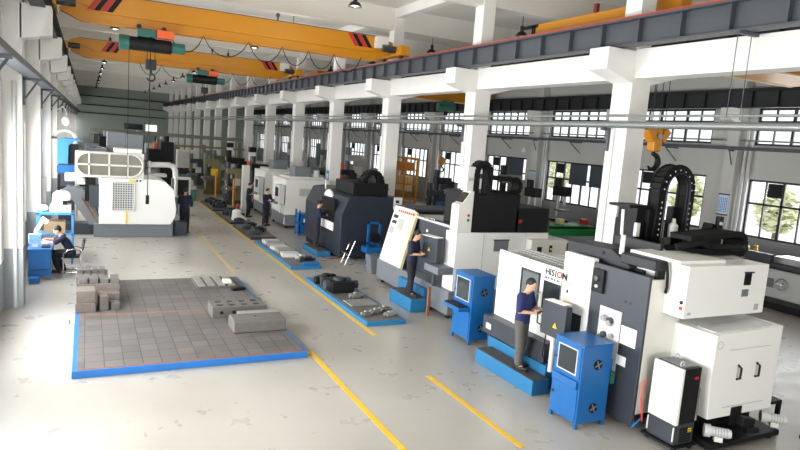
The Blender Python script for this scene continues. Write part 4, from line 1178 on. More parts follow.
block('iron_block', 'brown iron block at the near corner of the pile, lower of two', 'block', 'castb', -.2, .2, 14.72, 15.2, ZP, .36)
block('iron_block', 'brown iron block at the near corner of the pile, stacked on another', 'block', 'castb', -.19, .19, 14.74, 15.2, .362, .62, .03)
block('iron_block', 'upright narrow brown block in the middle of the pile front', 'block', 'castb', .26, .44, 14.8, 15.05, ZP, .47, .2)
block('iron_block', 'small dark block at the foot of the pile beside the narrow upright block', 'block', 'cast', .5, .68, 14.85, 15.1, ZP, .3, .15)
block('iron_block', 'flat brown block behind the narrow upright one', 'block', 'castb', .24, .7, 15.25, 15.6, ZP, .42)
def frame_block(label, x0, x1, y0, y1, z0, z1):
    """angle plate: a base with two ribs and a slotted top"""
    t = thing('angle_plate', label, 'casting', ((x0 + x1) / 2, (y0 + y1) / 2, z0))
    B(x0, x1, y0, y1, z0, z0 + (z1 - z0) * .8).build('base', 'castb', t, bev=.012)
    mb = MB()
    n = 4
    for i in range(n):
        a = x0 + (x1 - x0) * (i + .1) / n
        mb.box(a, a + (x1 - x0) * .8 / n, y0 + .02, y1 - .02, z0 + (z1 - z0) * .8, z1)
    mb.build('slotted_top', 'cast', t, bev=.006)
    return t
frame_block('grey slotted casting lying across the top of the pile near its front', -.16, .72, 15.65, 16.15, ZP, .66)
frame_block('low brown casting in the middle row of the pile', -.2, .42, 16.25, 16.75, ZP, .56)
frame_block('brown slotted casting at the back of the pile', -.2, .45, 16.85, 17.3, ZP, .62)
block('iron_plate', 'thin light plate resting at the far end of the pile', 'plate', 'machined', -.1, .5, 17.36, 17.7, ZP, .5)
block('iron_block', 'small dark block lying between the castings of the pile', 'block', 'cast', .5, .66, 16.3, 16.6, ZP, .42, .3)
# ribbed plate
t = thing('ribbed_plate', 'pale ribbed steel plate lying at the far corner of the platform', 'plate', (3.1, 17.0, ZP))
B(2.6, 3.62, 16.45, 17.6, ZP, ZP + .05).build('plate', 'cast', t, bev=.005)
mb = MB()
for i in range(4): mb.box(2.63 + i * .26, 2.8 + i * .26, 16.47, 17.58, ZP + .05, ZP + .085)
mb.each('rib', 'machined', t, bev=.005)
block('small_vise', 'small pale part on the near corner of the ribbed plate', 'part', 'offw', 3.3, 3.5, 16.55, 16.8, ZP + .087, ZP + .17)
block('clamp_bar', 'dark small bar at the near edge of the ribbed plate', 'bar', 'black', 3.42, 3.78, 16.1, 16.25, ZP, ZP + .07, .25)
# block with square pockets and round holes
t = thing('pocket_block', 'grey iron block with square pockets on top and round holes in front', 'block', (3.2, 14.1, ZP))
x0, x1, y0, y1, z1 = 2.52, 3.72, 13.75, 14.4, ZP + .25
mb = MB().box(x0, x1, y0, y1, ZP, z1 - .04)
# ribbed top grid leaves the pockets open
xs = [x0, x0 + .12]; pw = .15
nx_ = 4
gap = (x1 - x0 - nx_ * pw) / (nx_ + 1)
ylines = [(y0, y0 + .1), (y0 + .26, y0 + .39), (y0 + .55, y1)]
for a, b in ylines: mb.box(x0, x1, a, b, z1 - .04, z1)
for i in range(nx_ + 1):
    a = x0 + i * (pw + gap)
    mb.box(a, a + gap, y0 + .1, y0 + .26, z1 - .04, z1); mb.box(a, a + gap, y0 + .39, y0 + .55, z1 - .04, z1)
mb.build('body', 'cast', t)
for i in range(nx_):
    a = x0 + gap + i * (pw + gap)
    for b in (y0 + .1, y0 + .39): B(a, a + pw, b, b + .16, z1 - .0399, z1 - .035).build('pocket', 'rubber', t)
    MB().cyl((a + pw / 2, y0 - .002, ZP + .12), (a + pw / 2, y0 + .01, ZP + .12), .04, 16).build('round_hole', 'rubber', t)
t = thing('stepped_block', 'smooth grey stepped iron block in front of the block with square pockets', 'block', (3.3, 12.95, ZP))
MB().prism([(12.6, ZP), (13.2, ZP), (13.2, ZP + .2), (13.14, ZP + .26), (12.7, ZP + .26), (12.62, ZP + .22)], 'x', 2.75, 3.86).build('body', 'cast', t, bev=.02)
B(2.98, 3.86, 13.2, 13.45, ZP, ZP + .24).build('rear_step', 'machined', t, bev=.02)
MB().cyl((3.25, 12.9, ZP + .255), (3.25, 12.9, ZP + .264), .03, 12).build('bolt_hole', 'rubber', t)

# ---------------------------------------------------------------- blue floor plates along the yellow line
def floor_plate(y0, y1, label, m='stepb'):
    t = thing('floor_plate', label, 'floor plate', (6.35, (y0 + y1) / 2, 0))
    B(5.87, 6.9, y0, y1, 0, .1).build('frame', m, t, bev=.006)
    B(5.94, 6.83, y0 + .07, y1 - .25, .1, .11).build('steel_sheet', 'cast', t)
floor_plate(12.85, 17.5, 'first low blue edged floor plate along the yellow line, with black gearboxes')
floor_plate(19.0, 23.9, 'second low blue edged floor plate along the yellow line, with pale castings')
floor_plate(24.5, 28.0, 'third low dark edged floor plate along the yellow line, with dark tools', 'navym')
floor_plate(28.6, 32.4, 'fourth low dark edged floor plate along the yellow line, with a white canister', 'navym')
floor_plate(33.0, 37.0, 'fifth low dark edged floor plate along the yellow line, before the amber posts', 'navym')
def gearbox(x, y, s, m1_, m2_, label, z=.11):
    t = thing('gearbox_casting', label, 'casting', (x, y, z))
    B(x - .3 * s, x + .3 * s, y - .25 * s, y + .25 * s, z, z + .28 * s).build('housing', m1_, t, bev=.03)
    MB().cyl((x - .3 * s, y, z + .16 * s), (x - .42 * s, y, z + .16 * s), .13 * s, 16).build('flange', m2_, t, smooth=True); MB().cyl((x + .3 * s, y, z + .16 * s), (x + .46 * s, y, z + .16 * s), .1 * s, 16).build('flange', m2_, t, smooth=True)
    MB().cyl((x - .05 * s, y, z + .28 * s), (x - .05 * s, y, z + .36 * s), .14 * s, 16).box(x + .1 * s, x + .25 * s, y - .1 * s, y + .1 * s, z + .28 * s, z + .34 * s).build('cover', m2_, t, bev=.01)
    return t
gearbox(6.2, 16.5, .9, 'darkm', 'black', 'dark gearbox casting at the far end of the first floor plate')
gearbox(6.3, 15.75, 1.1, 'black', 'darkm', 'black heavy gearbox casting on the first floor plate')
block('steel_piece', 'small pale piece beside the black gearbox casting', 'part', 'machined', 6.55, 6.7, 16.2, 16.4, .11, .34, .3)
gearbox(6.45, 14.95, .45, 'cast', 'machined', 'small grey casting in the middle of the first floor plate')
block('steel_slab', 'thin steel slab lying in the middle of the first floor plate', 'slab', 'machined', 6.0, 6.75, 14.15, 14.75, .11, .14, .02)
for i, (x, y, s, l) in enumerate(((6.07, 13.35, .34, 'beside the yellow line'), (6.38, 13.5, .36, 'middle of three'), (6.68, 13.62, .42, 'beside the blue step'))):
    gearbox(x, y, s, 'cast', 'machined', f'steel casting at the near end of the first floor plate, {l}')
gearbox(6.62, 13.2, .35, 'midm', 'machined', 'little grey casting at the near corner of the first floor plate')
for i in range(5):
    block('pale_casting', f'pale flat casting on the second floor plate, {ORD[i]} from the near end of the row', 'casting', 'machined' if i % 2 else 'lgrey', 6.02, 6.62, 20.4 + i * .62, 20.9 + i * .62, .11, .24 + .03 * (i % 2), .12 * (i % 3 - 1))
gearbox(6.55, 20.05, .5, 'machined', 'lgrey', 'pale round casting near the end of the second floor plate')
gearbox(6.6, 19.6, .6, 'black', 'darkm', 'black casting at the near end of the second floor plate')
block('tool_box', 'blue tool box at the near corner of the second floor plate', 'tool box', 'blue', 6.3, 6.85, 19.05, 19.3, .1, .2)
for i, (x, y, s) in enumerate(((6.2, 25.2, .6), (6.5, 25.9, .7), (6.2, 26.6, .55), (6.5, 27.3, .6))):
    gearbox(x, y, s, 'black' if i % 2 else 'darkm', 'steel', f'dark casting on the third floor plate, {ORD[i]} from its near end')
t = thing('canister', 'white canister with a sloped spout on the fourth floor plate', 'canister', (6.35, 29.3, .11))
MB().lathe([(.22, 0), (.24, .05), (.2, .42), (.08, .5)], (6.3, 29.3, .11), 16).build('body', 'white', t, smooth=True)
MB().tube([(6.45, 29.25, .3), (6.75, 29.1, .14)], [.1, .05], 12).build('spout', 'offw', t, smooth=True)
for i, (x, y, s) in enumerate(((6.3, 28.8, .5), (6.5, 30.2, .8), (6.25, 30.9, .7), (6.5, 31.6, .8))):
    gearbox(x, y, s, 'darkm', 'navym', f'blue grey casting on the fourth floor plate, {ORD[i]} from its near end')
for i, (x, y, s) in enumerate(((6.3, 33.6, .8), (6.4, 34.8, .9), (6.3, 36.0, .8))):
    gearbox(x, y, s, 'darkm', 'black', f'dim casting on the fifth floor plate, {ORD[i]} from its near end')

# ---------------------------------------------------------------- large white boring mill on the left
t = thing('boring_mill', 'huge white horizontal machine with a capsule shaped window and mesh guard', 'machine', (1.7, 27, 0))
B(.25, 3.0, 25.2, 27.5, 0, .5).build('base', 'midm', t, bev=.02)
MB().prism([(.42, .5), (2.9, .5), (3.06, .8), (3.1, 1.1), (2.98, 1.85), (2.7, 2.12), (2.45, 2.2), (.42, 2.2)], 'y', 25.1, 27.3).build('front_cover', 'white', t, bev=.02)
g = B(.83, 1.62, 25.05, 25.1, 1.02, 2.08).build('mesh_guard', 'meshp', t)
MB().tube([(.85, 25.05, 1.04), (.85, 25.05, 2.05), (1.6, 25.05, 2.05), (1.6, 25.05, 1.04)], .03, 8, closed=True).build('guard_frame', 'offw', g)
B(1.42, 1.6, 25.08, 25.1, 2.1, 2.18).build('yellow_label', 'warn', t)
MB().cyl((1.68, 25.08, 2.14), (1.68, 25.1, 2.14), .035, 12).cyl((1.8, 25.08, 2.14), (1.8, 25.1, 2.14), .035, 12).each('black_label', 'black', t)
B(1.31, 1.37, 25.07, 25.1, .52, .98).build('yellow_strip', 'warn', t)
# capsule window panel
sp = B(-.37, 1.93, 25.25, 25.5, 2.2, 3.14).build('window_panel', 'offw', t, bev=.02)
def capsule(x0, x1, z0, z1, n=14):
    r = (z1 - z0) / 2; zc = (z0 + z1) / 2
    return [(x1 - r + r * math.sin(a), zc + r * math.cos(a)) for a in [i * PI / n for i in range(n + 1)]] + [(x0 + r - r * math.sin(a), zc - r * math.cos(a)) for a in [i * PI / n for i in range(n + 1)]]
MB().prism(capsule(-.32, 1.88, 2.26, 3.1), 'y', 25.22, 25.25).build('capsule_window', 'bronze', sp)
cp = capsule(-.32, 1.88, 2.26, 3.1)
MB().tube([(a, 25.21, b) for a, b in cp], .035, 8, closed=True).build('window_frame', 'offw', sp)
mb = MB()
for x in (.08, .74, 1.36): mb.box(x - .028, x + .028, 25.18, 25.225, 2.28, 3.08)
mb.box(-.3, 1.86, 25.18, 25.225, 2.64, 2.7)
mb.build('window_bar', 'offw', sp)
B(.9, 1.85, 25.3, 26.0, 3.14, 3.3).build('top_cover', 'white', t, bev=.02)
B(.72, 1.4, 27.6, 28.4, 2.2, 3.85).build('electric_cabinet', 'midm', t, bev=.02)
B(1.4, 2.05, 27.5, 28.4, 2.2, 3.8).build('electric_cabinet', 'midm', t, bev=.02)
B(.0, .72, 27.4, 28.2, 2.2, 3.2).build('electric_cabinet', 'midm', t, bev=.02)
B(.2, 2.6, 27.3, 28.6, 0, 2.2).build('rear_bed', 'midm', t, bev=.02)
MB().prism([(-1.0, 1.55), (-.62, 1.8), (-.1, 1.75), (.42, .75), (.42, .4), (.1, .4), (-.45, 1.3), (-1.0, 1.35)], 'y', 25.6, 26.3).build('inclined_arm', 'midm', t, bev=.02)
mb = MB(); mb.tube([(-.15, 25.58, 1.4), (.3, 25.58, .62)], .03, 8); mb.tube([(-.05, 25.58, 1.45), (.38, 25.58, .72)], .02, 8); mb.each('red_rod', 'rust', t)
part('ladder_box', 'black', t, -.05, .3, 25.5, 26.5, 1.3, 2.18)
part('chuck_guard', 'darkm', t, .1, .42, 25.3, 25.8, 1.1, 1.9, bev=.02)
part('lower_tray', 'darkm', t, -.9, .25, 25.8, 26.5, 0, .42, bev=.02)
MB().box(-.7, -.2, 25.6, 25.9, 2.0, 2.3).cyl((-.5, 25.5, 2.1), (-.1, 25.5, 2.12), .08, 12).box(-.3, 0, 25.5, 26, 1.9, 2.15).build('tool_changer', 'white', t, bev=.02)
MB().box(-.95, -.85, 25.9, 26, 1.3, 2.2).cyl((-.9, 25.7, 1.75), (-.6, 25.7, 1.75), .06, 10).build('drive_unit', 'black', t)
MB().box(2.2, 2.9, 26.7, 27.3, 2.18, 2.3).build('rear_cover', 'lgrey', t, bev=.02)
B(3.1, 3.55, 25.5, 26.0, 0, .55).build('side_step', 'navym', t, bev=.01)
t = thing('control_cabinet', 'light blue curved hood of the control cabinet beside the boring mill', 'cabinet', (-.6, 26.9, 0))
MB().prism([(-1.0, 2.55), (-.62, 2.55), (-.6, 3.25), (-.4, 3.42), (-.2, 3.42), (-.2, 3.5), (-.75, 3.52), (-1.0, 3.45)], 'y', 26.6, 27.2).build('hood', 'sky', t, bev=.02)
part('inner_box', 'black', t, -.62, -.3, 26.7, 27.1, 2.4, 3.3); part('stand', 'darkm', t, -.95, -.4, 26.65, 27.15, 0, 2.55); part('control_panel', 'blue', t, -1.0, -.35, 26.58, 26.65, 2.2, 2.5)
t = thing('hose_arch', 'white ribbed hose arching over the light blue hood', 'hose', (-.7, 28, 0))
MB().tube([(-1.1, 28.2, 3.5)] + [(-.75 - .36 * math.cos(a), 28.2, 3.5 + .26 * math.sin(a)) for a in [i * PI / 8 for i in range(9)]] + [(-.39, 28.2, 2.2), (-.39, 28.2, .0)], .08, 10).build('hose', 'offw', t, smooth=True)
MB().box(-1.24, -1.05, 28.1, 28.3, 3.42, 3.5).build('bracket', 'steel', t)
t = thing('wall_lamp', 'white round lamp on a curved arm at a column beyond the light blue hood', 'lamp', (-1.0, 33.6, 3.9))
MB().tube([(-1.25, 33.9, 4.6), (-1.0, 33.7, 4.75), (-.88, 33.6, 4.6), (-.86, 33.6, 4.3)], .03, 8).build('arm', 'lgrey', t)
MB().ell((-.86, 33.6, 4.1), (.2, .2, .25), 14, 10).build('lamp_head', 'white', t, smooth=True)
tag(B(-1.25, -1.12, 22.2, 22.36, 1.6, 2.4).build('switch_box', 'lgrey', bev=.01), 'light grey switch box on the column behind the desk', 'switch box')

# ---------------------------------------------------------------- desk corner on the left
t = thing('steel_desk', 'blue steel desk against a column with a monitor on it', 'desk', (-1.05, 19.2, 0))
B(-1.36, -.8, 18.45, 20.0, .8, .85).build('desktop', 'blue', t, bev=.005)
B(-1.34, -.83, 18.47, 19.05, .12, .8).build('drawer_unit', 'blue', t, bev=.006)
mb = MB()
for x in (-1.32, -.84):
    for y in (18.5, 19.95): mb.box(x - .02, x + .02, y - .02, y + .02, 0, .8)
mb.each('leg', 'blue', t)
mb = MB(); mb.box(-1.33, -.85, 18.455, 18.47, .3, .305); mb.each('panel_gap', 'navym', t)
t = thing('computer_monitor', 'small monitor with a glowing blue screen on the blue desk', 'monitor', (-1.2, 18.8, .85))
B(-1.36, -1.06, 18.8, 18.84, .92, 1.2).build('casing', 'lgrey', t, bev=.008); B(-1.34, -1.08, 18.79, 18.8, .95, 1.18).build('screen', 'screen', t); B(-1.28, -1.14, 18.8, 18.95, .85, .92).build('stand', 'lgrey', t)
t = thing('keyboard', 'dark keyboard lying on the blue desk', 'keyboard', (-1.0, 18.75, .85))
B(-1.05, -.85, 18.6, 18.95, .85, .88).build('base', 'darkm', t); B(-1.04, -.86, 18.62, 18.93, .88, .888).build('keys', 'black', t)
for i, (x, y, r, l) in enumerate(((-1.0, 19.4, .3, 'white paper sheets under the hands of the seated man'), (-1.25, 19.3, -.2, 'white paper sheets behind the glowing monitor'))):
    tag(MB().obox((x, y, .856 + .003 * i), (.22, .3, .008), Matrix.Rotation(r, 3, 'Z')).build('paper_sheet', 'paper'), l, 'paper')
tag(B(-1.3, -1.08, 18.1, 18.4, 0, .16).build('storage_box', 'blue', bev=.008), 'small blue box on the floor in front of the blue desk', 'box')
t = thing('work_rack', 'light blue frame rack with a pale shelf behind the seated man', 'rack', (-.8, 20.9, 0))
mb = MB()
for x in (-1.25, -.36):
    for y in (20.6, 21.2): mb.box(x - .03, x + .03, y - .03, y + .03, 0, 1.5)
mb.each('post', 'sky', t)
B(-1.28, -.33, 20.57, 21.23, 1.46, 1.52).build('top_shelf', 'sky', t); B(-1.28, -.33, 20.57, 21.23, .85, .9).build('shelf', 'sky', t)
t = thing('measuring_device', 'white rounded device with a stepped front on the light blue rack', 'device', (-.65, 20.9, 1.52))
MB().prism([(-.95, 1.52), (-.4, 1.52), (-.4, 1.74), (-.62, 1.74), (-.62, 1.86), (-.42, 1.88), (-.42, 2.06), (-.5, 2.12), (-.78, 2.12), (-.88, 2.04), (-.9, 1.75), (-.95, 1.72)], 'y', 20.7, 21.1).build('casing', 'white', t, bev=.02)
MB().box(-.62, -.5, 20.69, 21.0, 1.75, 1.85).build('sensor', 'black', t)
t = thing('cardboard_box', 'brown carton on the lower shelf of the light blue rack', 'box', (-.8, 20.9, .9))
B(-1.1, -.55, 20.65, 21.1, .9, 1.25).build('body', 'card', t); B(-.85, -.8, 20.64, 21.1, 1.25, 1.256).build('tape', 'olived', t)
tag(MB().ell((-1.12, 20.9, 1.62), (.12, .2, .1), 12, 8).build('white_bag', 'white', smooth=True), 'crumpled white bag at the wall end of the light blue rack', 'bag')
t = thing('robot_arm', 'white jointed lamp arm clamped on the blue desk', 'lamp', (-1.2, 19.9, .85))
MB().tube([(-1.22, 19.9, .85), (-1.24, 19.9, 1.1), (-1.05, 19.8, 1.45)], [.07, .06, .05], 10).build('arm', 'white', t, smooth=True)
MB().obox((-1.03, 19.75, 1.42), (.2, .16, .12), Matrix.Rotation(.6, 3, 'Y')).build('head', 'white', t, bev=.02)
t = thing('desk_chair', 'dark chair with chrome frame under the seated man', 'chair', (-.3, 19.5, 0))
B(-.58, -.14, 19.3, 19.72, .42, .47).build('seat', 'black', t, bev=.02)
MB().obox((-.06, 19.5, .78), (.05, .4, .3), Matrix.Rotation(.2, 3, 'Y')).build('backrest', 'black', t, bev=.02)
for y in (19.28, 19.74):
    MB().tube([(-.55, y, .02), (-.2, y, .02), (-.1, y, .1), (-.16, y, .4), (-.06, y, .9)], .017, 8).build('leg', 'chrome', t, smooth=True)
    MB().tube([(-.08, y, .62), (-.2, y, .68), (-.45, y, .66), (-.56, y, .55), (-.56, y, .02)], .017, 8).build('armrest', 'chrome', t, smooth=True)
tag(MB().cyl((-1.4, 15.86, .02), (-1.4, 15.86, 5.0), .045, 10).build('drain_pipe', 'lgrey', smooth=True), 'pale vertical pipe in front of the column before the blue desk', 'pipe')

# ---------------------------------------------------------------- window bay machines
# surface grinder at the far right
t = thing('surface_grinder', 'grey white surface grinder on a dark plinth below the windows', 'machine', (20.8, 12.8, 0))
B(19.2, 22.3, 8.0, 15.2, 0, .22).build('plinth', 'black', t, bev=.02)
MB().prism([(8.4, .22), (13.0, .22), (13.0, 1.0), (12.7, 1.15), (8.8, 1.15), (8.4, 1.0)], 'x', 19.9, 21.2).build('bed', 'lgrey', t, bev=.04)
B(19.75, 21.1, 8.6, 13.2, 1.22, 1.36).build('table', 'darkm', t, bev=.02)
B(19.95, 21.0, 8.5, 13.1, 1.15, 1.22).build('table_guard', 'black', t)
B(20.0, 20.8, 11.2, 12.4, 1.36, 1.56).build('magnetic_chuck', 'machined', t, bev=.01)
B(21.2, 22.1, 9.4, 11.0, .22, 2.6).build('column', 'darkm', t, bev=.05)
B(20.2, 21.3, 9.7, 10.5, 1.75, 2.2).build('wheel_head', 'darkm', t, bev=.05)
MB().cyl((20.1, 10.1, 1.75), (20.35, 10.1, 1.75), .25, 18).build('wheel_guard', 'midm', t, smooth=True)
for y, z in ((10.9, .8), (11.9, .72)):
    mb = MB()
    mb.tube([(19.82, y + .18 * math.cos(a), z + .18 * math.sin(a)) for a in [i * PI / 9 for i in range(18)]], .018, 6, closed=True)
    mb.cyl((19.8, y, z), (19.95, y, z), .05, 10); mb.obox((19.82, y, z), (.02, .34, .02))
    mb.build('hand_wheel', 'chrome', t)
B(19.88, 19.905, 12.2, 12.7, .55, .85).build('control_plate', 'midm', t)
B(19.7, 19.9, 12.3, 13.2, 1.36, 1.62).build('splash_guard', 'darkm', t, bev=.02)
t = thing('bench', 'low dark bench carrying brass bushings near the window', 'bench', (21.3, 14.5, .22))
B(20.6, 22.1, 14.0, 15.0, 1.07, 1.15).build('top', 'darkm', t)
for x in (20.68, 22.02):
    for y in (14.08, 14.92): B(x - .04, x + .04, y - .04, y + .04, .22, 1.07).build('leg', 'darkm', t)
random.seed(5)
for i in range(9):
    x = 20.72 + i * .15; y = 14.85 - i * .07 - (i % 2) * .18; h = .2 + .1 * (i % 3)
    o = MB().lathe([(.07, 0), (.085, .02), (.085, h - .03), (.06, h), (.04, h), (.04, h - .02)], (x, y, 1.15), 14).build('brass_bushing', 'brass', smooth=True)
    tag(o, f'brass bushing on the dark bench, {ORD[i]} from its end by the aisle', 'bushing', 'brass bushings on the bench')
# drill presses on a green bench
t = thing('work_bench', 'long bench with a bright green front below the blinds', 'bench', (20.6, 23.6, 0))
B(18.6, 22.4, 22.3, 24.4, .86, .95).build('top', 'black', t)
B(18.9, 22.0, 22.25, 22.3, .4, .86).build('green_front', 'bgreen', t)
MB().obox((20.4, 22.9, .97), (2.2, 1.0, .03), Matrix.Rotation(.02, 3, 'Z')).build('green_mat', 'bgreen', t)
mb = MB()
for x in (18.7, 22.3):
    for y in (22.4, 24.3): mb.box(x - .05, x + .05, y - .05, y + .05, 0, .86)
mb.each('leg', 'black', t)
def drill(x, y, z, s, label, c='darkm'):
    t = thing('drill_press', label, 'drill press', (x, y, z))
    B(x - .22 * s, x + .22 * s, y - .3 * s, y + .3 * s, z, z + .08 * s).build('base', c, t, bev=.01)
    MB().cyl((x, y + .15 * s, z + .08 * s), (x, y + .15 * s, z + 1.15 * s), .07 * s, 12).build('column', 'machined', t, smooth=True)
    B(x - .18 * s, x + .18 * s, y - .35 * s, y + .3 * s, z + .95 * s, z + 1.3 * s).build('head', c, t, bev=.03)
    MB().cyl((x, y - .2 * s, z + .6 * s), (x, y - .2 * s, z + .95 * s), .06 * s, 12).build('spindle', 'machined', t)
    MB().cyl((x, y + .2 * s, z + 1.3 * s), (x, y + .2 * s, z + 1.6 * s), .14 * s, 12).build('motor', c, t, smooth=True)
    B(x - .2 * s, x + .2 * s, y - .35 * s, y + .1 * s, z + .4 * s, z + .46 * s).build('table', 'cast', t)
    return t
drill(19.4, 24.2, .952, 1.25, 'dark drill press on the green fronted bench, the shorter of the pair', 'black')
drill(21.2, 24.2, .952, 1.35, 'dark drill press on the green fronted bench, the taller of the pair', 'black')
for i, (x, c, l) in enumerate(((19.0, 'olive', 'olive'), (20.2, 'cream', 'cream'), (21.7, 'red', 'red'))):
    block('tool_box', f'small {l} box on the green fronted bench', 'box', c, x - .15, x + .15, 22.8, 23.1, .99, 1.25)
t = thing('tool_cabinet', 'tall red cabinet at the end of the green fronted bench', 'cabinet', (21.7, 21.3, 0))
B(21.3, 22.1, 21.0, 21.6, .05, 1.9).build('body', 'red', t, bev=.01); B(21.32, 22.08, 20.985, 21.0, .1, 1.85).build('door', 'red', t); B(21.35, 22.05, 21.05, 21.55, 0, .05).build('plinth', 'black', t)
t = thing('long_table', 'dark long table with a white top strip behind the near column', 'table', (19, 19.5, 0))
B(17.0, 21.5, 19.0, 20.2, .8, .88).build('top', 'black', t); B(17.0, 21.5, 18.98, 19.0, .8, .9).build('edge_strip', 'white', t)
for x in (17.2, 21.3): B(x - .05, x + .05, 19.1, 20.1, 0, .8).build('leg', 'black', t)
t = thing('dark_lathe', 'long dark lathe standing behind the second machine', 'lathe', (16.3, 20.5, 0))
B(14.8, 17.6, 20.6, 21.6, 0, 1.0).build('bed', 'darkm', t, bev=.03); B(14.8, 15.6, 20.5, 21.6, 1.0, 1.7).build('headstock', 'black', t, bev=.03); B(16.2, 16.7, 20.5, 21.5, 1.0, 1.4).build('carriage', 'black', t, bev=.02); B(17.1, 17.6, 20.6, 21.5, 1.0, 1.5).build('tailstock', 'darkm', t, bev=.03)
MB().cyl((15.6, 21.0, 1.35), (15.75, 21.0, 1.35), .25, 16).build('chuck', 'chrome', t)
old_mill(20.5, 27.5, 1.45, 'olive', 'olive', 'olive milling machine in front of the window beside the wide blinds', 'black', 'olived')
old_mill(18.2, 30.8, 1.2, 'navym', 'navym', 'dark navy milling machine before the full length blind', 'navym', 'lgrey')
old_mill(15.6, 27.0, 1.0, 'navym', 'navym', 'dark blue machine behind the slanted ivory door', 'navym', 'blue')
t = thing('machine_table', 'dark blue workpiece table with pale parts behind the slanted door', 'table', (13.2, 24.6, 0))
B(12.0, 14.6, 23.6, 25.4, 0, .95).build('body', 'navym', t, bev=.02); B(11.9, 14.7, 23.5, 25.5, .95, 1.1).build('top', 'darkm', t, bev=.01)
for i, (x, y, c, l) in enumerate(((12.3, 24.0, 'lgrey', 'pale grey'), (12.9, 24.4, 'blue', 'blue'), (13.5, 24.0, 'black', 'black'), (14.1, 24.5, 'white', 'white'))):
    block('workpiece', f'{l} workpiece on the dark blue table behind the slanted door', 'workpiece', c, x - .25, x + .25, y - .25, y + .25, 1.1, 1.32, .3 * i)
t = thing('flat_table', 'long pale topped table behind the second machine', 'table', (12.6, 17.4, 0))
B(11.3, 13.8, 17.2, 18.6, 1.0, 1.12).build('top', 'lgrey', t, bev=.01)
for x in (11.5, 13.6): B(x - .06, x + .06, 17.4, 18.5, 0, 1.0).build('leg', 'darkm', t)
t = thing('cage_trolley', 'tall amber yellow wire cage with shelves by the window wall', 'cage', (20.5, 40.3, 0))
mb = MB()
for x in (20.0, 21.0):
    for y in (39.2, 41.2): mb.box(x - .06, x + .06, y - .06, y + .06, 0, 3.2)
mb.each('post', 'orangey', t)
for z in (.25, 1.3, 2.3, 3.15): B(20, 21, 39.2, 41.2, z, z + .08).build('shelf', 'orangey', t)
mb = MB()
for i in range(11): mb.box(19.96, 19.98, 39.25 + i * .18, 39.29 + i * .18, .3, 3.2)
for i in range(5): mb.box(20.0 + i * .21, 20.04 + i * .21, 39.12, 39.14, .3, 3.2)
mb.build('wire_mesh', 'orangey', t)
for i, z in enumerate((.33, 1.38, 2.38)): B(20.15, 20.85, 39.5, 40.9, z, z + .5).build('goods', ('olived', 'cream', 'orangey')[i], t)
struct(B(22.4, 22.5, 42.6, 45.8, .0, 1.6).build('trim_1', 'cream'), 'cream painted wall panel beside the amber cage', 'panel')
old_mill(15.0, 37.5, 1.1, 'navym', 'navym', 'navy machine with a red orange head behind the dark machine', 'orange', 'lgrey')
old_mill(17.5, 42.5, 1.5, 'lgrey', 'lgrey', 'pale grey milling machine in the sunlit far window bay', 'midm', 'white')
old_mill(14.5, 47.0, 1.5, 'midm', 'lgrey', 'grey milling machine behind the two white machining centres', 'midm', 'white')
old_mill(18.5, 52.0, 1.5, 'navym', 'midm', 'dark milling machine far along the window bay', 'midm', 'lgrey')
block('pallet_crate', 'white wrapped crate in the far window bay behind the white machining centre', 'crate', 'white', 12.6, 14.0, 39.0, 40.2, 0, 1.7)
block('pallet_crate', 'grey crate in the far window bay behind the dark machine', 'crate', 'midm', 12.4, 13.8, 33.0, 34.4, 0, 1.4)
# pillar sign and small wall fittings
def pillar_sign(x, y0, y1, z0, z1, label, rows=5):
    t = thing('pillar_sign', label, 'sign', (x, (y0 + y1) / 2, z0))
    B(x - .02, x, y0, y1, z0, z1).build('board', 'signp', t)
    mb = MB()
    n = rows
    for i in range(n):
        a = y0 + (y1 - y0) * (.12 + .76 * i / (n - 1)) - .02
        for k in range(9):
            zz = z0 + .08 + k * (z1 - z0 - .16) / 9
            mb.box(x - .024, x - .02, a, a + .045, zz, zz + (z1 - z0 - .16) / 9 * .72)
    mb.build('lettering', 'signb', t)
    MB().box(x - .05, x + .0, y0 - .03, y1 + .03, z0 - .05, z0).box(x - .05, x + .0, y0 - .03, y1 + .03, z1, z1 + .05).each('end_bar', 'navym', t)
pillar_sign(22.495, 16.05, 16.45, 2.45, 3.2, 'small blue lettered hanging sign on the near window wall column')
pillar_sign(22.495, 28.05, 28.45, 2.5, 3.2, 'blue hanging sign on the window wall column behind the second machine', 4)
for k, (y, l) in enumerate(((22.1, 'blue notice on the middle column behind the dark machine'), (28.1, 'blue notice on the middle column behind the white machining centre'), (34.1, 'blue notice on a middle column deep in the hall'))):
    t = thing('column_notice', l, 'sign', (10.25, y, 2.0))
    B(10.235, 10.255, y - .15, y + .2, 1.95, 2.7).build('board', 'sky', t); B(10.23, 10.236, y - .1, y + .15, 2.1, 2.55).build('text_block', 'signp', t)
t = thing('wall_lamp', 'small white lamp on a bent arm on the window wall column', 'lamp', (22.3, 29.0, 4.2))
MB().tube([(22.49, 28.3, 4.75), (22.2, 28.6, 4.8), (22.1, 28.7, 4.7), (22.1, 28.7, 4.5)], .03, 8).build('arm', 'lgrey', t); MB().lathe([(.16, 0), (.12, .15), (.05, .25)], (22.1, 28.7, 4.25), 14).build('lamp_shade', 'white', t, smooth=True)

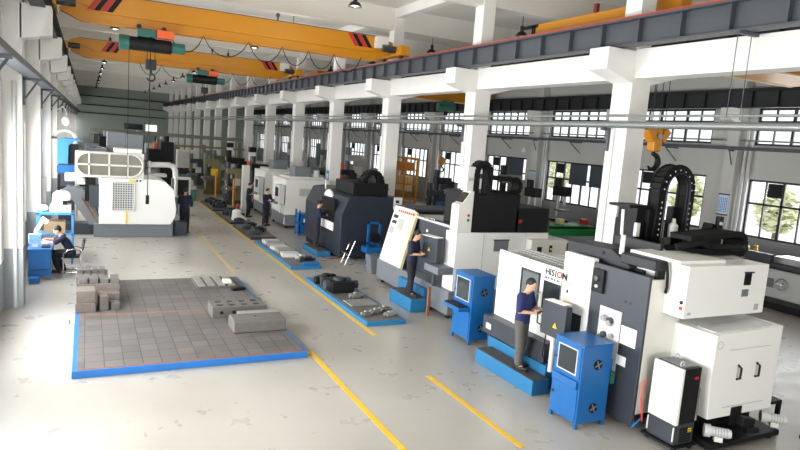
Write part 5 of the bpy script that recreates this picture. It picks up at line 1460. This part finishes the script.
# ---------------------------------------------------------------- outside, seen through the panes
struct(B(23.4, 60, -10, 110, -.4, -.2).build('ground', 'earth'), 'pale yard outside the window wall', 'ground')
struct(B(-40, -2.5, -10, 110, -.4, -.2).build('ground', 'earth'), 'pale yard outside the left wall', 'ground')
random.seed(11)
for i, (x, y, h) in enumerate(((33, 20.6, 3.5), (34, 27.0, 3.6), (35, 34, 3.9), (37, 43, 4.2))):
    t = thing('yard_tree', f'pale green tree outside the window wall, {ORD[i]} from the viewer', 'tree', (x, y, -.2))
    MB().tube([(x, y, -.2), (x + .1, y, h * .3), (x, y + .1, h * .6)], [.2, .16, .1], 8).build('trunk', 'bark', t)
    mb = MB()
    for k in range(420):
        u = random.random() * 2 * PI; r = random.random() ** .5; z = random.random()
        rr = h * .32 * math.sin(PI * (.12 + .86 * z)) * r
        c = V((x + rr * math.cos(u), y + rr * math.sin(u), h * (.3 + .7 * z)))
        R = Matrix.Rotation(random.random() * 6, 3, 'Z') @ Matrix.Rotation(random.random() * 3, 3, 'X')
        s = .22 + random.random() * .2
        a = [c + R @ V(p) for p in ((-s, 0, 0), (0, -s * .5, .05), (s, 0, 0), (0, s * .5, .05))]
        mb.add(a, [(0, 1, 2, 3)])
    mb.build('foliage', 'foliage', t)
# ---------------------------------------------------------------- people
def remesh(mb, vox, name='tmp'):
    me = mb.mesh(name)
    o = bpy.data.objects.new(name, me); col.objects.link(o)
    r = o.modifiers.new('r', 'REMESH'); r.mode = 'VOXEL'; r.voxel_size = vox
    s = o.modifiers.new('s', 'SMOOTH'); s.factor = .5; s.iterations = 3
    dg = bpy.context.evaluated_depsgraph_get()
    out = bpy.data.meshes.new_from_object(o.evaluated_get(dg))
    bpy.data.objects.remove(o)
    return out
def limb(mb, pts, rs, n=12):
    """tapered limb with rounded ends"""
    P = []; R = []
    for i in range(len(pts) - 1):
        a, b = V(pts[i]), V(pts[i + 1])
        for k in range(4):
            u = k / 4
            P.append(a.lerp(b, u)); R.append(rs[i] * (1 - u) + rs[i + 1] * u)
    P.append(V(pts[-1])); R.append(rs[-1])
    mb.tube(P, R, n)
    for p, r in zip(pts, rs): mb.ell(p, (r, r, r), 12, 8)
def person(label, loc, heading, pose, shirt='shirt', trous='trous', vox=.013, long_sleeve=False, scale=1.0):
    """local frame: forward +x, left +y, up +z; the root turns it to its heading"""
    t = thing('person', label, 'person', loc, rz=heading)
    t.scale = (scale,) * 3
    J = pose
    pel, wa, ch, nk, hd = [V(J[k]) for k in ('pelvis', 'waist', 'chest', 'neck', 'head')]
    fx = V(J.get('face', (1, 0, 0))).normalized()          # the way the face looks
    up = (hd - nk).normalized(); up = (up - fx * up.dot(fx)).normalized()
    sd = up.cross(fx)
    HR = Matrix((fx, sd, up)).transposed()
    b = MB()
    b.loft([(pel - V((0, 0, .1)), .09, .13), (pel, .11, .16), (wa, .095, .135), (ch, .11, .165), (ch.lerp(nk, .7), .09, .15), (nk, .055, .06)])
    limb(b, [ch.lerp(nk, .8), nk, hd - up * .04], [.07, .054, .05])
    b.ell(hd + up * .02, (.098, .078, .115), 18, 14, HR)          # skull
    b.ell(hd + fx * .03 - up * .06, (.062, .058, .062), 14, 10, HR)   # jaw
    b.ell(hd + fx * .1 - up * .012, (.022, .014, .026), 10, 8, HR)   # nose
    b.ell(hd + fx * .088 + up * .028, (.018, .055, .012), 10, 8, HR)  # brow
    for s in (-1, 1): b.ell(hd + sd * s * .08 - up * .005 - fx * .005, (.022, .012, .032), 10, 8, HR)  # ears
    for s, c in ((1, 'l'), (-1, 'r')):
        sh, el, wr, ha = [V(J[k + c]) for k in ('sh', 'el', 'wr', 'ha')]
        limb(b, [sh, el, wr], [.055, .042, .029])
        d = (ha - wr).normalized()
        pn = V(J.get('palm' + c, (0, -s, 0)))
        pn = (pn - d * pn.dot(d)).normalized()               # palm normal
        sp = d.cross(pn)                                   # across the palm
        R = Matrix((d, sp, pn)).transposed()
        b.ell(wr + d * .05, (.056, .04, .018), 12, 8, R)
        for i, L in enumerate((.068, .078, .073, .056)):
            o = wr + d * .088 + sp * (.028 - .019 * i)
            k1 = o + d * L * .5 + pn * .008
            k2 = k1 + d * L * .38 + pn * L * .32
            b.tube([o - d * .02, o, k1, k2], [.0095, .0095, .0085, .0065], 8)
        o = wr + d * .03 + sp * .034
        b.tube([o - sp * .012, o + (d * .6 + sp).normalized() * .03, o + (d + sp * .45).normalized() * .062 + pn * .014], [.012, .0105, .008], 8)
        hp, kn, an = [V(J[k + c]) for k in ('hp', 'kn', 'an')]
        limb(b, [hp, kn, an], [.085, .056, .04])
        td = V(J.get('toe' + c, (1, 0, 0)))
        limb(b, [an, an + td * .1 - V((0, 0, .05)), an + td * .17 - V((0, 0, .055))], [.04, .034, .026])
    me = remesh(b, vox, 'person_body')
    me.materials.clear(); me.materials.append(M['skin']); me.shade_smooth()
    o = bpy.data.objects.new('body', me); col.objects.link(o); o.parent = t
    # eyes, mouth
    e = MB()
    for s in (-1, 1): e.ell(hd + fx * .093 + sd * s * .032 + up * .008, (.008, .014, .007), 10, 6, HR)
    e.build('eyes', 'eye', t, world=False)
    MB().ell(hd + fx * .09 - up * .062, (.008, .024, .006), 10, 6, HR).build('mouth', 'lips', t, world=False)
    h = MB()
    h.ell(hd - fx * .018 + up * .045, (.104, .088, .105), 18, 12, HR)
    h.ell(hd - fx * .04 + up * .01, (.072, .082, .07), 14, 10, HR)
    hm = remesh(h, .012, 'hair'); hm.materials.clear(); hm.materials.append(M['hair']); hm.shade_smooth()
    ho = bpy.data.objects.new('hair', hm); col.objects.link(ho); ho.parent = t
    # shirt
    c_ = MB()
    c_.loft([(pel - V((0, 0, .07)), .132, .188), (pel + V((0, 0, .04)), .134, .186), (wa, .13, .176), (ch, .142, .202), (ch.lerp(nk, .6), .108, .165), (ch.lerp(nk, .92), .07, .08)])
    for c in 'lr':
        sh, el, wr = [V(J[k + c]) for k in ('sh', 'el', 'wr')]
        if long_sleeve: limb(c_, [sh, el, el.lerp(wr, .9)], [.075, .058, .044])
        else: limb(c_, [sh, sh.lerp(el, .85)], [.08, .072])
        limb(c_, [ch.lerp(nk, .55), sh], [.075, .072])
    sm = remesh(c_, vox, 'shirt'); sm.materials.clear(); sm.materials.append(M[shirt]); sm.shade_smooth()
    so = bpy.data.objects.new('shirt', sm); col.objects.link(so); so.parent = t
    # trousers
    c_ = MB()
    c_.loft([(pel - V((0, 0, .13)), .115, .16), (pel - V((0, 0, .02)), .122, .172), (pel + V((0, 0, .05)), .112, .16)])
    for c in 'lr':
        hp, kn, an = [V(J[k + c]) for k in ('hp', 'kn', 'an')]
        limb(c_, [hp, kn, an.lerp(kn, .08)], [.106, .088, .076])
        limb(c_, [pel - V((0, 0, .06)), hp], [.1, .1])
    tm = remesh(c_, vox, 'trousers'); tm.materials.clear(); tm.materials.append(M[trous]); tm.shade_smooth()
    to = bpy.data.objects.new('trousers', tm); col.objects.link(to); to.parent = t
    for c in 'lr':
        an = V(J['an' + c]); td = V(J.get('toe' + c, (1, 0, 0))).normalized()
        s_ = MB()
        w = V((-td.y, td.x, 0))
        R = Matrix((td, w, V((0, 0, 1)))).transposed()
        s_.ell(an + td * .075 - V((0, 0, .052)), (.145, .05, .042), 16, 8, R)
        s_.ell(an - td * .01 - V((0, 0, .03)), (.06, .047, .062), 12, 8, R)
        s_.obox(an + td * .065 - V((0, 0, .083)), (.26, .085, .022), R)
        s_.build('shoe', 'shoe', t, world=False, smooth=True)
    return t
STAND = dict(pelvis=(0, 0, .94), waist=(.01, 0, 1.1), chest=(.02, 0, 1.28), neck=(.03, 0, 1.46), head=(.06, 0, 1.6),
             shl=(.02, .19, 1.4), ell=(.02, .25, 1.12), wrl=(.1, .25, .88), hal=(.13, .25, .78),
             shr=(.02, -.19, 1.4), elr=(.02, -.25, 1.12), wrr=(.1, -.25, .88), har=(.13, -.25, .78),
             hpl=(0, .09, .9), knl=(.02, .1, .5), anl=(-.02, .11, .095), hpr=(0, -.09, .9), knr=(.02, -.1, .5), anr=(-.02, -.11, .095))
P1 = dict(STAND); P1.update(face=(.92, -.3, -.35), head=(.1, 0, 1.6), ell=(.06, .26, 1.14), wrl=(.28, .2, 1.16), hal=(.36, .16, 1.18), palml=(0, -1, -.3),
    elr=(.06, -.26, 1.14), wrr=(.27, -.14, 1.14), har=(.35, -.08, 1.16), palmr=(0, 1, -.3), anr=(.06, -.1, .095), knr=(.05, -.1, .5), anl=(-.1, .15, .095), knl=(-.01, .12, .5))
person('man in navy polo shirt and grey trousers at the pendant of the lettered machine', (7.3, 9.02, .29), math.radians(-66), P1, 'shirt', 'trous', vox=.011, scale=1.0)
P2 = dict(P1); P2.update(face=(1, 0, -.25))
person('man in dark navy shirt and black trousers on the blue step at the second machine', (7.6, 14.1, .36), math.radians(-50), P2, 'shirtd', 'trousd')
P3 = dict(STAND); P3.update(face=(1, 0, -.3), elr=(.08, -.25, 1.14), wrr=(.3, -.18, 1.2), har=(.38, -.15, 1.22), palmr=(0, 1, 0), ell=(.08, .25, 1.14), wrl=(.3, .18, 1.25), hal=(.38, .15, 1.28), palml=(0, -1, 0))
person('worker in dark clothes on the low step at the dark machine', (7.66, 21.85, .21), math.radians(-10), P3, 'shirtd', 'trousd', long_sleeve=True)
person('worker in dark clothes at the pendant of the first plain white machining centre', (7.42, 28.3, 0), math.radians(-60), P3, 'shirtd', 'trousd', long_sleeve=True)
P5 = dict(STAND); P5.update(face=(1, .2, -.1), elr=(.1, -.26, 1.16), wrr=(.25, -.1, 1.2), har=(.28, -.02, 1.22), palmr=(0, 1, 0))
person('worker in a dark shirt standing between the amber posts and the white machines', (7.25, 31.1, 0), math.radians(-30), P5, 'shirtd', 'trousd')
P6 = dict(STAND); P6.update(face=(1, 0, -.25), elr=(.05, -.25, 1.14), wrr=(.24, -.16, 1.02), har=(.32, -.12, 1.0), palmr=(0, 1, 0), ell=(.05, .25, 1.14), wrl=(.24, .16, 1.02), hal=(.32, .12, 1.0))
person('man in dark navy clothes standing beside the huge white machine at the aisle', (3.55, 26.2, 0), math.radians(60), P6, 'shirtd', 'trousd', long_sleeve=True, scale=1.06)
P7 = dict(pelvis=(0, 0, .56), waist=(.06, 0, .72), chest=(.16, 0, .9), neck=(.25, 0, 1.05), head=(.33, 0, 1.17), face=(1, 0, -.45),
          shl=(.2, .19, .99), ell=(.4, .26, .86), wrl=(.62, .2, .9), hal=(.71, .17, .89), palml=(0, 0, -1),
          shr=(.2, -.19, .99), elr=(.4, -.26, .86), wrr=(.62, -.2, .9), har=(.71, -.16, .89), palmr=(0, 0, -1),
          hpl=(.02, .1, .53), knl=(.42, .13, .52), anl=(.3, .13, .095), hpr=(.02, -.1, .53), knr=(.42, -.13, .52), anr=(.18, -.13, .095))
person('seated man in navy leaning over papers at the blue desk', (-.38, 19.52, 0), math.radians(180), P7, 'shirtd', 'trousd')

# ---------------------------------------------------------------- light
w = bpy.data.worlds.new('sky'); scn.world = w; w.use_nodes = True
bg = w.node_tree.nodes['Background']
bg.inputs['Color'].default_value = (.93, .97, 1, 1); bg.inputs['Strength'].default_value = 1.5
def area(name, loc, rot, sx, sy, power, c=(1, 1, 1)):
    l = bpy.data.lights.new(name, 'AREA'); l.shape = 'RECTANGLE'; l.size = sx; l.size_y = sy; l.energy = power; l.color = c
    o = bpy.data.objects.new(name, l); col.objects.link(o); o.location = loc; o.rotation_euler = rot
    return o
# daylight entering through each window
for k, y in enumerate([3.9] + CY):
    pl = 1150 if k < 2 else (700 if k < 3 else (480 if k < 5 else 170))
    pr = 420 if k < 2 else 120
    area('daylight', (XL - .35, y + 3.3, 2.6), (0, -math.radians(78), 0), 2.9, 4.3, pl, (.96, .98, 1))
    area('daylight', (XR + .4, y + 3.7, 3.9), (0, PI / 2, 0), 4.2, 4.0, pr, (.96, .98, 1))
# unseen fill lamp added behind the viewer, shining in through the wall opening
area('rear_fill_light', (3.2, -7.0, 3.0), (math.radians(94), 0, 0), 8, 5, 1000, (1, .99, .97))
sl = bpy.data.lights.new('high_sun', 'SUN'); sl.energy = 2.5; sl.angle = .1
so_ = bpy.data.objects.new('high_sun', sl); col.objects.link(so_); so_.rotation_euler = (.03, .03, 0); so_.location = (30, 10, 30)
# the pendant lamps
for k in range(8):
    for x in (1.0, 6.75):
        l = bpy.data.lights.new('pendant_light', 'POINT'); l.energy = 45; l.color = (1, .96, .9); l.shadow_soft_size = .15
        o = bpy.data.objects.new('pendant_light', l); col.objects.link(o); o.location = (x, 17.1 + 6 * k, 7.85)
vs = scn.view_settings
scn.display_settings.display_device = 'sRGB'
vs.view_transform = 'Standard'; vs.look = 'None'; vs.exposure = -0.08; vs.gamma = 1.0
try: vs.use_curve_mapping = False
except Exception: pass
scn.cycles.use_denoising = True
scn.cycles.max_bounces = 8
scn.cycles.diffuse_bounces = 4
scn.cycles.transparent_max_bounces = 8
scn.cycles.sample_clamp_indirect = 8
scn.cycles.caustics_reflective = False
scn.cycles.caustics_refractive = False
